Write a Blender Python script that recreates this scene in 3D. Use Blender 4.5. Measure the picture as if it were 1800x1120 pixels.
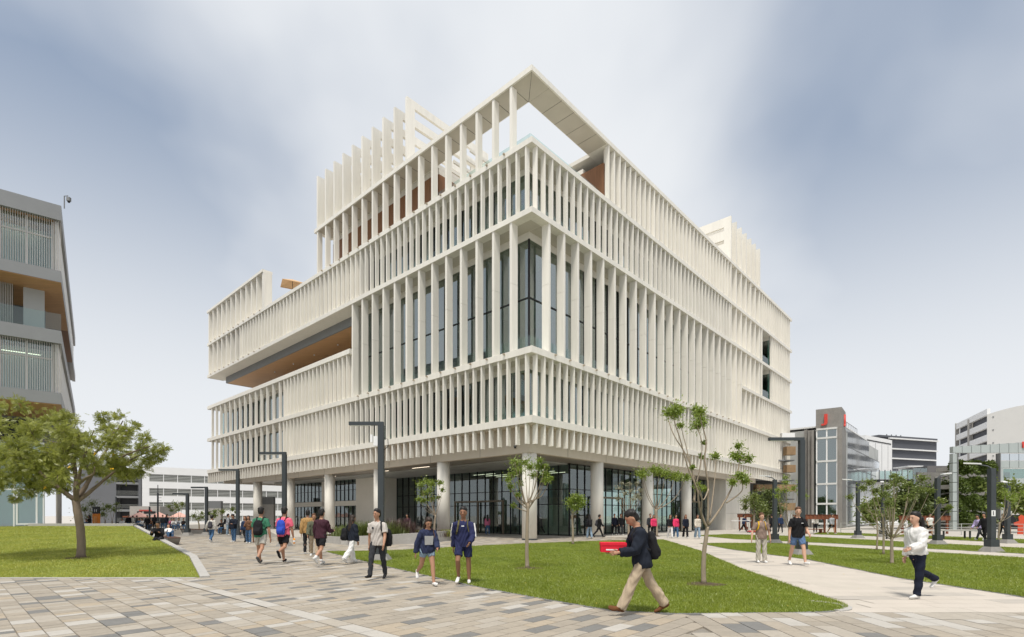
import bpy, bmesh, math, random
import numpy as np
from mathutils import Vector, Matrix

for o in list(bpy.data.objects):
    bpy.data.objects.remove(o, do_unlink=True)
SC = bpy.context.scene
COL = SC.collection
rnd = random.Random(7)
R = math.radians

# ---------------------------------------------------------------- camera
F, HX, HY, CH = 923.0, 900.0, 907.0, 1.6      # focal length and horizon in photo pixels, eye height
cam_d = bpy.data.cameras.new('camera')
cam = bpy.data.objects.new('camera', cam_d)
COL.objects.link(cam)
cam.location = (0, 0, CH)
cam.rotation_euler = (R(90), 0, 0)
cam_d.sensor_width = 36.0
cam_d.lens = 36.0 * F / 1800.0
cam_d.shift_y = (HY - 560.0) / 1800.0
cam_d.clip_start = 0.1
cam_d.clip_end = 6000
SC.camera = cam

# ---------------------------------------------------------------- sky, sun, exposure
SUN_EL, SUN_AZ = R(66), R(192)       # azimuth from +Y, clockwise: behind the viewer
world = bpy.data.worlds.new('World')
SC.world = world
world.use_nodes = True
nt = world.node_tree
nt.nodes.clear()
N = nt.nodes.new
Lk = nt.links.new
out = N('ShaderNodeOutputWorld')
bg = N('ShaderNodeBackground')
bg.inputs['Strength'].default_value = 0.1
sky = N('ShaderNodeTexSky')
sky.sky_type = 'NISHITA'
sky.sun_disc = False
sky.sun_elevation = SUN_EL
sky.sun_rotation = SUN_AZ
sky.air_density = 1.2
sky.dust_density = 2.0
tc = N('ShaderNodeTexCoord')
mp = N('ShaderNodeMapping')
mp.inputs['Location'].default_value = (10.67, 6.722, 5.936)
mp.inputs['Scale'].default_value = (1.0, 1.0, 1.25)
Lk(tc.outputs['Generated'], mp.inputs['Vector'])
n1 = N('ShaderNodeTexNoise')
n1.inputs['Scale'].default_value = 1.15
n1.inputs['Detail'].default_value = 5.0
n1.inputs['Roughness'].default_value = 0.45
n1.inputs['Distortion'].default_value = 0.25
Lk(mp.outputs['Vector'], n1.inputs['Vector'])
cr = N('ShaderNodeValToRGB')
cr.color_ramp.interpolation = 'EASE'
cr.color_ramp.elements[0].position = 0.27
cr.color_ramp.elements[0].color = (0, 0, 0, 1)
cr.color_ramp.elements[1].position = 0.615
cr.color_ramp.elements[1].color = (1, 1, 1, 1)
Lk(n1.outputs['Fac'], cr.inputs['Fac'])
sep = N('ShaderNodeSeparateXYZ')
Lk(tc.outputs['Generated'], sep.inputs['Vector'])
low = N('ShaderNodeMapRange')              # thick pale cloud towards the horizon
low.interpolation_type = 'SMOOTHSTEP'
low.inputs['From Min'].default_value = 0.12
low.inputs['From Max'].default_value = 0.68
low.inputs['To Min'].default_value = 1.0
low.inputs['To Max'].default_value = 0.0
Lk(sep.outputs['Z'], low.inputs['Value'])
mx = N('ShaderNodeMath')
mx.operation = 'MAXIMUM'
mx.use_clamp = True
Lk(cr.outputs['Color'], mx.inputs[0])
Lk(low.outputs['Result'], mx.inputs[1])
veil = N('ShaderNodeMixRGB')               # thin grey-blue cloud over the clear sky
veil.inputs['Fac'].default_value = 0.72
veil.inputs['Color2'].default_value = (2.0, 2.6, 3.6, 1)
Lk(sky.outputs['Color'], veil.inputs['Color1'])
cl = N('ShaderNodeMixRGB')
cl.inputs['Color2'].default_value = (6.35, 6.55, 6.8, 1)
Lk(mx.outputs['Value'], cl.inputs['Fac'])
Lk(veil.outputs['Color'], cl.inputs['Color1'])
Lk(cl.outputs['Color'], bg.inputs['Color'])
Lk(bg.outputs['Background'], out.inputs['Surface'])

sun_d = bpy.data.lights.new('sun', 'SUN')
sun_d.energy = 3.0
sun_d.angle = R(13)
sun_d.color = (1.0, 0.95, 0.87)
sun = bpy.data.objects.new('sun', sun_d)
COL.objects.link(sun)
dv = Vector((math.sin(SUN_AZ) * math.cos(SUN_EL), math.cos(SUN_AZ) * math.cos(SUN_EL), math.sin(SUN_EL)))
sun.rotation_euler = dv.to_track_quat('Z', 'Y').to_euler()
sun.location = (0, -20, 60)

SC.render.engine = 'CYCLES'
SC.view_settings.view_transform = 'Standard'
SC.view_settings.look = 'None'
SC.view_settings.exposure = 0.40
SC.view_settings.gamma = 1.0
SC.view_settings.use_curve_mapping = False
SC.cycles.use_denoising = True
SC.cycles.max_bounces = 7
SC.cycles.transparent_max_bounces = 16
SC.cycles.sample_clamp_indirect = 6.0

# ---------------------------------------------------------------- helpers
def P(px, py, z=0.0):
    """photo pixel of a point at height z -> place on the ground plan"""
    Y = (CH - z) * F / (py - HY)
    return Vector(((px - HX) / F * Y, Y, z))

def XD(px, d):
    return (px - HX) / F * d

def ZD(py, d):
    return CH + (HY - py) / F * d

class MB:
    def __init__(s):
        s.v, s.f, s.m = [], [], []
    def box(s, x0, x1, y0, y1, z0, z1, mi=0):
        b = len(s.v)
        s.v += [(x0, y0, z0), (x1, y0, z0), (x1, y1, z0), (x0, y1, z0), (x0, y0, z1), (x1, y0, z1), (x1, y1, z1), (x0, y1, z1)]
        s.f += [(b, b+3, b+2, b+1), (b+4, b+5, b+6, b+7), (b, b+1, b+5, b+4), (b+1, b+2, b+6, b+5), (b+2, b+3, b+7, b+6), (b+3, b, b+4, b+7)]
        s.m += [mi] * 6
        return s
    def hexa(s, p, mi=0):
        b = len(s.v)
        s.v += [tuple(q) for q in p]
        s.f += [(b, b+3, b+2, b+1), (b+4, b+5, b+6, b+7), (b, b+1, b+5, b+4), (b+1, b+2, b+6, b+5), (b+2, b+3, b+7, b+6), (b+3, b, b+4, b+7)]
        s.m += [mi] * 6
        return s
    def prism(s, poly, z0, z1, mi=0):
        """poly counter-clockwise (x, y); z0/z1 numbers or functions of (x, y)"""
        a = sum(poly[i][0] * poly[(i+1) % len(poly)][1] - poly[(i+1) % len(poly)][0] * poly[i][1] for i in range(len(poly)))
        if a < 0:
            poly = poly[::-1]
        n, b = len(poly), len(s.v)
        g0 = z0 if callable(z0) else (lambda x, y: z0)
        g1 = z1 if callable(z1) else (lambda x, y: z1)
        s.v += [(x, y, g0(x, y)) for x, y in poly] + [(x, y, g1(x, y)) for x, y in poly]
        s.f += [tuple(b + i for i in reversed(range(n))), tuple(b + n + i for i in range(n))]
        s.f += [(b + i, b + (i+1) % n, b + n + (i+1) % n, b + n + i) for i in range(n)]
        s.m += [mi] * (n + 2)
        return s
    def tube(s, pts, rad, n=8, mi=0, cap=True):
        pts = [Vector(p) for p in pts]
        if not isinstance(rad, (list, tuple)):
            rad = [rad] * len(pts)
        b = len(s.v)
        up = Vector((0.13, 0.97, 0.2)).normalized()
        for i, p in enumerate(pts):
            t = (pts[min(i+1, len(pts)-1)] - pts[max(i-1, 0)])
            t = t.normalized() if t.length > 1e-9 else Vector((0, 0, 1))
            u = up - t * up.dot(t)
            if u.length < 1e-3:
                u = Vector((1, 0, 0)) - t * t.x
            u.normalize()
            up = u
            w = t.cross(u)
            r = rad[i]
            rx, ry = r if isinstance(r, (list, tuple)) else (r, r)
            for k in range(n):
                a = 2 * math.pi * k / n
                q = p + u * (math.cos(a) * rx) + w * (math.sin(a) * ry)
                s.v.append(tuple(q))
        for i in range(len(pts) - 1):
            for k in range(n):
                a0, a1 = b + i*n + k, b + i*n + (k+1) % n
                s.f.append((a0, a1, a1 + n, a0 + n))
                s.m.append(mi)
        if cap:
            s.f.append(tuple(b + k for k in reversed(range(n))))
            e = b + (len(pts) - 1) * n
            s.f.append(tuple(e + k for k in range(n)))
            s.m += [mi, mi]
        return s
    def cyl(s, x, y, z0, z1, r, n=24, mi=0, r2=None):
        return s.tube([(x, y, z0), (x, y, z1)], [r, r if r2 is None else r2], n, mi)
    def mesh(s, name, mats, smooth=False):
        me = bpy.data.meshes.new(name)
        me.from_pydata(s.v, [], s.f)
        for m in (mats if isinstance(mats, (list, tuple)) else [mats]):
            me.materials.append(m)
        if any(s.m):
            me.polygons.foreach_set('material_index', s.m)
        if smooth:
            me.polygons.foreach_set('use_smooth', [True] * len(me.polygons))
        me.update()
        return me
    def build(s, name, mats, parent=None, smooth=False, loc=None, rotz=0.0):
        return obj(name, s.mesh(name, mats, smooth), parent, loc, rotz)

def obj(name, me, parent=None, loc=None, rotz=0.0):
    o = bpy.data.objects.new(name, me)
    COL.objects.link(o)
    if parent is not None:
        o.parent = parent
    if loc is not None:
        o.location = loc
    if rotz:
        o.rotation_euler = (0, 0, rotz)
    return o

def tag(o, label=None, cat=None, group=None, kind=None):
    if label: o['label'] = label
    if cat: o['category'] = cat
    if group: o['group'] = group
    if kind: o['kind'] = kind
    return o

def thing(name, label, cat, loc=(0, 0, 0), rotz=0.0, group=None):
    o = bpy.data.objects.new(name, None)
    COL.objects.link(o)
    o.empty_display_size = 0.2
    o.location = loc
    o.rotation_euler = (0, 0, rotz)
    return tag(o, label, cat, group)

def copy_tree(o, parent=None):
    c = o.copy()
    COL.objects.link(c)
    if parent is not None:
        c.parent = parent
    for ch in [q for q in bpy.data.objects if q.parent == o]:
        copy_tree(ch, c)
    return c

# ---------------------------------------------------------------- materials
MATS = {}
def mat(name, col, rough=0.7, var=0.06, scale=3.0, bump=0.0, bscale=30.0, spec=0.35, metal=0.0, stretch=None, var2=0.0, scale2=25.0, orand=0.0):
    """plain surface with soft colour variation in object space"""
    m = bpy.data.materials.new(name)
    m.use_nodes = True
    t = m.node_tree
    b = t.nodes['Principled BSDF']
    b.inputs['Roughness'].default_value = rough
    b.inputs['Metallic'].default_value = metal
    b.inputs['Specular IOR Level'].default_value = spec
    col = tuple(col)
    tcn = t.nodes.new('ShaderNodeNewGeometry')
    vec = tcn.outputs['Position']
    if stretch:
        mpn = t.nodes.new('ShaderNodeMapping')
        mpn.inputs['Scale'].default_value = stretch
        t.links.new(vec, mpn.inputs['Vector'])
        vec = mpn.outputs['Vector']
    if var > 0:
        nz = t.nodes.new('ShaderNodeTexNoise')
        nz.inputs['Scale'].default_value = scale
        nz.inputs['Detail'].default_value = 5
        nz.inputs['Roughness'].default_value = 0.6
        t.links.new(vec, nz.inputs['Vector'])
        mr = t.nodes.new('ShaderNodeMapRange')
        mr.inputs['From Min'].default_value = 0.25
        mr.inputs['From Max'].default_value = 0.75
        mr.inputs['To Min'].default_value = 1 - var
        mr.inputs['To Max'].default_value = 1 + var
        t.links.new(nz.outputs['Fac'], mr.inputs['Value'])
        fac = mr.outputs['Result']
        if var2 > 0:
            nz2 = t.nodes.new('ShaderNodeTexNoise')
            nz2.inputs['Scale'].default_value = scale2
            nz2.inputs['Detail'].default_value = 3
            t.links.new(vec, nz2.inputs['Vector'])
            mr2 = t.nodes.new('ShaderNodeMapRange')
            mr2.inputs['From Min'].default_value = 0.25
            mr2.inputs['From Max'].default_value = 0.75
            mr2.inputs['To Min'].default_value = 1 - var2
            mr2.inputs['To Max'].default_value = 1 + var2
            t.links.new(nz2.outputs['Fac'], mr2.inputs['Value'])
            ml = t.nodes.new('ShaderNodeMath')
            ml.operation = 'MULTIPLY'
            t.links.new(fac, ml.inputs[0])
            t.links.new(mr2.outputs['Result'], ml.inputs[1])
            fac = ml.outputs['Value']
        if orand > 0:                      # every cast piece a touch lighter or darker
            oi = t.nodes.new('ShaderNodeObjectInfo')
            mr3 = t.nodes.new('ShaderNodeMapRange')
            mr3.inputs['To Min'].default_value = 1 - orand
            mr3.inputs['To Max'].default_value = 1 + orand
            t.links.new(oi.outputs['Random'], mr3.inputs['Value'])
            ml3 = t.nodes.new('ShaderNodeMath')
            ml3.operation = 'MULTIPLY'
            t.links.new(fac, ml3.inputs[0])
            t.links.new(mr3.outputs['Result'], ml3.inputs[1])
            fac = ml3.outputs['Value']
        mul = t.nodes.new('ShaderNodeVectorMath')
        mul.operation = 'SCALE'
        mul.inputs[0].default_value = col[:3]
        t.links.new(fac, mul.inputs['Scale'])
        t.links.new(mul.outputs['Vector'], b.inputs['Base Color'])
    else:
        b.inputs['Base Color'].default_value = (*col[:3], 1)
    if bump > 0:
        bn = t.nodes.new('ShaderNodeTexNoise')
        bn.inputs['Scale'].default_value = bscale
        bn.inputs['Detail'].default_value = 4
        t.links.new(vec, bn.inputs['Vector'])
        bp = t.nodes.new('ShaderNodeBump')
        bp.inputs['Strength'].default_value = bump
        bp.inputs['Distance'].default_value = 0.02
        t.links.new(bn.outputs['Fac'], bp.inputs['Height'])
        t.links.new(bp.outputs['Normal'], b.inputs['Normal'])
    MATS[name] = m
    return m

def glass_mat(name, tint, gloss=0.25, rough=0.015):
    """pane: sees through with a tint, mirrors more at a slant"""
    m = bpy.data.materials.new(name)
    m.use_nodes = True
    t = m.node_tree
    t.nodes.clear()
    o = t.nodes.new('ShaderNodeOutputMaterial')
    tr = t.nodes.new('ShaderNodeBsdfTransparent')
    tr.inputs['Color'].default_value = (*tint, 1)
    gl = t.nodes.new('ShaderNodeBsdfGlossy')
    gl.inputs['Roughness'].default_value = rough
    gl.inputs['Color'].default_value = (0.86, 0.93, 0.93, 1)
    fr = t.nodes.new('ShaderNodeFresnel')
    fr.inputs['IOR'].default_value = 1.5
    ad = t.nodes.new('ShaderNodeMath')
    ad.operation = 'ADD'
    ad.use_clamp = True
    ad.inputs[1].default_value = gloss
    t.links.new(fr.outputs['Fac'], ad.inputs[0])
    ge = t.nodes.new('ShaderNodeNewGeometry')      # the inner face of a pane adds no second mirror
    inv = t.nodes.new('ShaderNodeMath')
    inv.operation = 'SUBTRACT'
    inv.inputs[0].default_value = 1.0
    t.links.new(ge.outputs['Backfacing'], inv.inputs[1])
    mu = t.nodes.new('ShaderNodeMath')
    mu.operation = 'MULTIPLY'
    t.links.new(ad.outputs['Value'], mu.inputs[0])
    t.links.new(inv.outputs['Value'], mu.inputs[1])
    mxn = t.nodes.new('ShaderNodeMixShader')
    t.links.new(mu.outputs['Value'], mxn.inputs['Fac'])
    t.links.new(tr.outputs['BSDF'], mxn.inputs[1])
    t.links.new(gl.outputs['BSDF'], mxn.inputs[2])
    t.links.new(mxn.outputs['Shader'], o.inputs['Surface'])
    MATS[name] = m
    return m

def leaf_mat(name, c1, c2, trans=0.35, scale=1.4):
    m = bpy.data.materials.new(name)
    m.use_nodes = True
    t = m.node_tree
    t.nodes.clear()
    o = t.nodes.new('ShaderNodeOutputMaterial')
    g = t.nodes.new('ShaderNodeNewGeometry')
    nz = t.nodes.new('ShaderNodeTexNoise')
    nz.inputs['Scale'].default_value = scale
    nz.inputs['Detail'].default_value = 6
    nz.inputs['Roughness'].default_value = 0.75
    t.links.new(g.outputs['Position'], nz.inputs['Vector'])
    ad = t.nodes.new('ShaderNodeMath')
    ad.operation = 'MULTIPLY_ADD'
    ad.inputs[1].default_value = 0.45
    t.links.new(g.outputs['Random Per Island'], ad.inputs[0])
    mr = t.nodes.new('ShaderNodeMapRange')
    mr.inputs['From Min'].default_value = 0.3
    mr.inputs['From Max'].default_value = 0.7
    mr.inputs['To Min'].default_value = 0.0
    mr.inputs['To Max'].default_value = 0.55
    t.links.new(nz.outputs['Fac'], mr.inputs['Value'])
    t.links.new(mr.outputs['Result'], ad.inputs[2])
    mc = t.nodes.new('ShaderNodeMixRGB')
    mc.inputs['Color1'].default_value = (*c1, 1)
    mc.inputs['Color2'].default_value = (*c2, 1)
    t.links.new(ad.outputs['Value'], mc.inputs['Fac'])
    df = t.nodes.new('ShaderNodeBsdfDiffuse')
    tl = t.nodes.new('ShaderNodeBsdfTranslucent')
    t.links.new(mc.outputs['Color'], df.inputs['Color'])
    t.links.new(mc.outputs['Color'], tl.inputs['Color'])
    mxn = t.nodes.new('ShaderNodeMixShader')
    mxn.inputs['Fac'].default_value = trans
    t.links.new(df.outputs['BSDF'], mxn.inputs[1])
    t.links.new(tl.outputs['BSDF'], mxn.inputs[2])
    gl = t.nodes.new('ShaderNodeBsdfGlossy')
    gl.inputs['Roughness'].default_value = 0.45
    mx2 = t.nodes.new('ShaderNodeMixShader')
    mx2.inputs['Fac'].default_value = 0.05
    t.links.new(mxn.outputs['Shader'], mx2.inputs[1])
    t.links.new(gl.outputs['BSDF'], mx2.inputs[2])
    t.links.new(mx2.outputs['Shader'], o.inputs['Surface'])
    MATS[name] = m
    return m

def emit_mat(name, col, s):
    m = bpy.data.materials.new(name)
    m.use_nodes = True
    b = m.node_tree.nodes['Principled BSDF']
    b.inputs['Base Color'].default_value = (*col, 1)
    b.inputs['Emission Color'].default_value = (*col, 1)
    b.inputs['Emission Strength'].default_value = s
    return m

CREAM = mat('cream_concrete', (0.735, 0.706, 0.64), 0.62, 0.05, 0.35, 0.05, 60, var2=0.05, scale2=3.0, stretch=(1.6, 1.6, 0.16), orand=0.035)
SOFP = mat('soffit_panel_beige', (0.50, 0.465, 0.40), 0.7, 0.05, 0.8)
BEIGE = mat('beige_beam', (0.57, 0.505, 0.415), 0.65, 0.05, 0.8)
CREAM2 = mat('cream_soffit', (0.66, 0.63, 0.565), 0.65, 0.05, 0.8)
GAP = mat('dark_joint', (0.03, 0.03, 0.03), 0.8, 0)
WOODW = mat('brown_timber_cladding', (0.22, 0.105, 0.05), 0.55, 0.18, 2.0, stretch=(6, 6, 0.4))
WOODS = mat('timber_soffit', (0.52, 0.30, 0.145), 0.5, 0.15, 1.5, stretch=(0.4, 5, 5))
GREYM = mat('grey_metal_panel', (0.20, 0.205, 0.21), 0.5, 0.06, 1.0)
DARKM = mat('charcoal_metal', (0.045, 0.053, 0.058), 0.45, 0.08, 4.0)
BLACKM = mat('black_frame', (0.012, 0.013, 0.014), 0.4, 0)
SOFFIT = mat('linear_metal_soffit', (0.33, 0.29, 0.25), 0.35, 0.10, 1.0, stretch=(7, 0.3, 1), spec=0.5)
GLASS = glass_mat('tinted_glass', (0.38, 0.56, 0.52), 0.27)
GLASS_G = glass_mat('clear_lobby_glass', (0.62, 0.72, 0.69), 0.12)
GLASS_R = glass_mat('railing_glass', (0.86, 0.93, 0.91), 0.05)
CONC = mat('pale_concrete', (0.40, 0.385, 0.36), 0.8, 0.10, 2.0, 0.15, 40, var2=0.06, scale2=12)
CONCD = mat('grey_concrete', (0.235, 0.225, 0.21), 0.8, 0.14, 0.9, 0.15, 20, var2=0.08, scale2=6)
INT = mat('interior_wall', (0.40, 0.41, 0.40), 0.8, 0.2, 0.4)
INTW = mat('interior_pale_wall', (0.55, 0.50, 0.40), 0.7, 0.1, 0.4)
WHITEP = mat('white_paint', (0.74, 0.745, 0.745), 0.6, 0.03, 0.4)
TAN = mat('tan_spout', (0.40, 0.34, 0.26), 0.6, 0.1, 8)
# ================================================================ ground, paving, lawns
LD = Vector((-0.7375, 0.6753))      # the building's left facade runs this way
RD = Vector((0.6753, 0.7375))       # and the right one this way

g_mat = mat('plaza_concrete', (0.47, 0.44, 0.40), 0.85, 0.08, 0.6, 0.1, 30, var2=0.05, scale2=8)
mb = MB()
mb.box(-3000, 3000, -30, 4000, -1.0, -0.06)
tag(mb.build('ground', g_mat), kind='structure')

slab_cols = [
    mat('slab_beige', (0.335, 0.292, 0.234), 0.8, 0.10, 3.0, 0.1, 50, var2=0.10, scale2=14, stretch=(1, 2.2, 1)),
    mat('slab_taupe', (0.305, 0.268, 0.218), 0.8, 0.12, 3.0, 0.1, 50, var2=0.10, scale2=14, stretch=(1, 2.2, 1)),
    mat('slab_light', (0.36, 0.323, 0.27), 0.8, 0.08, 3.0, 0.1, 50, var2=0.08, scale2=14),
    mat('slab_pale', (0.42, 0.395, 0.355), 0.8, 0.07, 3.0, 0.1, 50, var2=0.05, scale2=14),
    mat('slab_grey', (0.175, 0.170, 0.16), 0.75, 0.10, 4.0, 0.1, 50, var2=0.08, scale2=20),
    mat('slab_ochre', (0.36, 0.302, 0.228), 0.8, 0.08, 3.0, 0.1, 50, var2=0.08, scale2=14),
]
JOINT = mat('paving_joint', (0.23, 0.21, 0.18), 0.9, 0.1, 6)

pav = MB()
pav.box(-60, 60, 1.0, 120, -0.05, -0.022)
pavement = tag(pav.build('pavement', JOINT), kind='structure')

# lawn outlines (ground plan, metres)
LAWN_C = [P(575, 970), P(638, 985.5), P(700, 1000), P(850, 1033), P(960, 1053), P(1080, 1073), P(1190, 1078), P(1395, 1076), P(1447, 1074.5),
          P(1475, 1072), P(1487, 1067), P(1470, 1058), P(1400, 1035), P(1300, 1000), P(1228, 968), P(1165, 949), P(1060, 951), P(920, 956), P(800, 962), P(700, 968)]
LAWN_C = [(p.x, p.y) for p in LAWN_C]
LAWN_R = [(p.x, p.y) for p in (P(1232, 955.5), P(1280, 965), P(1424, 984), P(1583, 1016), P(1800, 1049), P(2100, 1105), P(2100, 996), P(1800, 981), P(1540, 966), P(1350, 954.5))]
LAWN_R2 = [(p.x, p.y) for p in (P(1226, 941.5), P(1290, 947.6), P(1480, 956), P(1640, 965), P(1800, 973.5), P(2100, 986), P(2100, 974), P(1800, 964), P(1560, 951), P(1420, 943.5), P(1280, 939.2))]
LAWN_R3 = [(p.x, p.y) for p in (P(1430, 939.5), P(1560, 943.5), P(1800, 955.5), P(2100, 966), P(2100, 958), P(1800, 948.5), P(1560, 939.5), P(1440, 935.5))]
BERM = 0.04
def berm_z(x, y):
    return max(0.0, BERM * (y - 13.55))
pk = [P(352, 1016.5)]
pk = [(-8.02, 13.55), (-11.1, 18.1), (-25.9, 36.0)]
LAWN_L = [(-60, 13.62), (-8.1, 13.62), (-11.2, 18.2), (-26.0, 36.0), (-60, 36.0)]

def inside(x, y, poly):
    c, n = False, len(poly)
    for i in range(n):
        x0, y0 = poly[i]
        x1, y1 = poly[i-1]
        if (y0 > y) != (y1 > y) and x < (x1 - x0) * (y - y0) / (y1 - y0) + x0:
            c = not c
    return c

# ---- paving slabs, three laying patterns
P0 = Vector((-3.9, 9.2))            # a point on the pale border between two patterns
def zone(x, y):
    if y < 8.62 + 0.0 and x > 2.95 - (8.62 - y) * 0.28 or (x > 5.4 and y < 8.75):
        return 'C'
    s = (Vector((x, y)) - P0).dot(RD)
    if s < -0.29:
        return 'A'
    return 'B' if s > 0.0 else 'W'

def slab_poly(c, ax, ay, hl, hw):
    return [c - ax * hl - ay * hw, c + ax * hl - ay * hw, c + ax * hl + ay * hw, c - ax * hl + ay * hw]

slabs = []      # (distance, centre, angle, half length, half width, colour)
def pick(zn, r):
    k = r.random()
    if zn == 'B':
        return 4 if k < 0.14 else 3 if k < 0.20 else 5 if k < 0.23 else 0 if k < 0.55 else 1 if k < 0.80 else 2
    if zn == 'A':
        return 4 if k < 0.12 else 5 if k < 0.18 else 3 if k < 0.24 else 1 if k < 0.62 else 0 if k < 0.76 else 2
    return 4 if k < 0.13 else 3 if k < 0.27 else 1 if k < 0.58 else 0 if k < 0.74 else 2
def usable(c):
    x, y = c.x, c.y
    if y < 4.5 or y > 62 or abs(x) > y * 1.08 + 1.5:
        return False
    if inside(x, y, LAWN_C) or inside(x, y, LAWN_R) or inside(x, y, LAWN_R2) or inside(x, y, LAWN_R3) or inside(x, y, LAWN_L):
        return False
    if x > 4.9 and y > 8.72 and x > 5.3 + (y - 8.7) * 0.16:      # the paler path to the right
        return False
    return True
r = random.Random(11)
W2 = 0.25
spec_ = {}
# pattern B: courses across the walk (long side along RD), laid in half bond
for i in range(-36, 250):
    t, j = 0.0, 0
    while t < 75:
        ln = 0.54 if (j or i % 2) else 0.27
        c = P0 + LD * (i * W2 + 0.125) + RD * (t + ln / 2)
        t += ln
        j += 1
        if c.y > 40 or not usable(c) or zone(c.x, c.y) != 'B':
            continue
        kc_ = r.random()
        near_ = {spec_.get((i, j - 1)), spec_.get((i - 1, j)), spec_.get((i - 1, j - 1)), spec_.get((i - 1, j + 1))}
        if kc_ < 0.26 and 4 not in near_:
            kc_ = 4
        elif kc_ > 0.93 and 3 not in near_:
            kc_ = 3
        else:
            kc_ = r.choice((0, 0, 0, 1, 1, 2, 2, 5))
        spec_[(i, j)] = kc_
        slabs.append((c.length, c, math.atan2(RD.y, RD.x), ln / 2 - 0.003, 0.122, kc_))
# pattern A: strips of mixed widths along LD
s = -0.30
while s > -30:
    w = r.choice((0.27, 0.32, 0.32, 0.38))
    t = -14.0
    while t < 26:
        l = r.choice((0.17, 0.23, 0.30, 0.38))
        c = P0 + LD * (t + l/2) + RD * (s - w/2)
        if usable(c) and zone(c.x, c.y) == 'A':
            slabs.append((c.length, c, math.atan2(LD.y, LD.x), l/2 - 0.004, w/2 - 0.004, pick('A', r)))
        t += l
    s -= w
# the pale border strip
for j in range(-30, 80):
    c = P0 + LD * (j * 0.6) + RD * (-0.14)
    if usable(c):
        slabs.append((c.length, c, math.atan2(LD.y, LD.x), 0.295, 0.135, 3 if j % 3 else 2))
# pattern C: strips running towards the viewer
for i in range(-4, 60):
    x = 2.6 + i * 0.32
    t = 8.68
    while t > 4.3:
        l = r.choice((0.45, 0.6, 0.75, 0.3))
        c = Vector((x, t - l/2))
        if usable(c) and zone(c.x, c.y) == 'C':
            slabs.append((c.length, c, math.pi / 2, l/2 - 0.004, 0.156, pick('C', r)))
        t -= l
# path to the right: wide pale planks laid across it
pp = []
for i in range(0, 75):
    y = 8.95 + i * 0.45
    off = r.uniform(0, 1.0)
    for j in range(-1, 60):
        x = 4.8 + j * 1.2 + off
        if y > 42 or x > y * 1.06 + 1 or inside(x, y, LAWN_C) or inside(x, y, LAWN_R) or inside(x, y, LAWN_R2) or inside(x, y, LAWN_R3):
            continue
        if not (x > 4.9 and x > 5.3 + (y - 8.7) * 0.16):
            continue
        pp.append((x, y))

def seen(c):
    py = HY + F * CH / c.y
    px = HX + F * c.x / c.y
    return -20 < px < 1820 and py < 1130
slabs.sort(key=lambda q: (not seen(q[1]), q[0]))
meshes = {}
stuff = MB()
for n, (d, c, a, hl, hw, k) in enumerate(slabs):
    dz = r.uniform(-0.0015, 0.0015) + (0.004 if abs(a - math.pi / 2) < 1e-6 else 0)
    if n < 300:
        key = (round(hl, 3), round(hw, 3), k)
        if key not in meshes:
            m_ = MB()
            b = 0.004
            m_.hexa([(-hl, -hw, -0.03), (hl, -hw, -0.03), (hl, hw, -0.03), (-hl, hw, -0.03),
                     (-hl + b, -hw + b, 0), (hl - b, -hw + b, 0), (hl - b, hw - b, 0), (-hl + b, hw - b, 0)])
            meshes[key] = m_.mesh('paving_slab', slab_cols[k])
        obj('paving_slab', meshes[key], pavement, (c.x, c.y, dz), a)
    else:
        ax, ay = Vector((math.cos(a), math.sin(a))), Vector((-math.sin(a), math.cos(a)))
        q = slab_poly(c, ax, ay, hl, hw)
        b0 = len(stuff.v)
        stuff.v += [(p.x, p.y, dz) for p in q]
        stuff.f.append((b0, b0+1, b0+2, b0+3))
        stuff.m.append(k)
tag(stuff.build('paving_slabs', slab_cols, pavement), kind='stuff')
path_cols = [mat('path_pale', (0.475, 0.43, 0.37), 0.85, 0.05, 2, 0.1, 60, var2=0.06, scale2=60),
             mat('path_warm', (0.495, 0.445, 0.385), 0.85, 0.05, 2, 0.1, 60, var2=0.06, scale2=60),
             mat('path_grey', (0.40, 0.365, 0.32), 0.85, 0.08, 2, 0.1, 60, var2=0.06, scale2=60)]
ps = MB()
for (x, y) in pp:
    b0 = len(ps.v)
    ps.v += [(x - .597, y - .222, -.004), (x + .597, y - .222, -.004), (x + .597, y + .222, -.004), (x - .597, y + .222, -.004)]
    ps.f.append((b0, b0+1, b0+2, b0+3))
    ps.m.append(2 if r.random() < 0.14 else r.choice((0, 1)))
path = MB()
path.prism([(4.6, 8.73), (60, 8.73), (60, 60), (12, 60), (5.0, 9.4)], -0.04, -0.010)
path = tag(path.build('path', path_cols[0]), kind='structure')
tag(ps.build('paving_planks', path_cols, path), kind='stuff')
# forecourt under and around the main building
fc = MB()
fc.prism([(-28, 60), (-14, 33), (-4.5, 25.6), (1, 31.6), (9, 37.2), (60, 37.2), (60, 110), (-60, 110)], -0.03, -0.003)
tag(fc.build('forecourt', mat('forecourt_paving', (0.46, 0.425, 0.375), 0.6, 0.07, 0.7, 0.05, 30, var2=0.05, scale2=3)), kind='structure')

# ---- lawns
GRASS = leaf_mat('grass_blades', (0.12, 0.18, 0.013), (0.36, 0.40, 0.048), 0.3, 0.45)
GRASSY = leaf_mat('dry_grass_blades', (0.20, 0.25, 0.023), (0.58, 0.55, 0.11), 0.3, 0.55)
SOILG = mat('lawn_turf', (0.13, 0.175, 0.02), 0.95, 0.25, 1.2, 0.3, 90, var2=0.3, scale2=30)
SOILY = mat('dry_lawn_turf', (0.17, 0.21, 0.033), 0.95, 0.25, 1.2, 0.3, 90, var2=0.3, scale2=30)
EDGE = mat('lawn_edging', (0.20, 0.20, 0.195), 0.8, 0.1, 5)
npr = np.random.default_rng(3)

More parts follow.
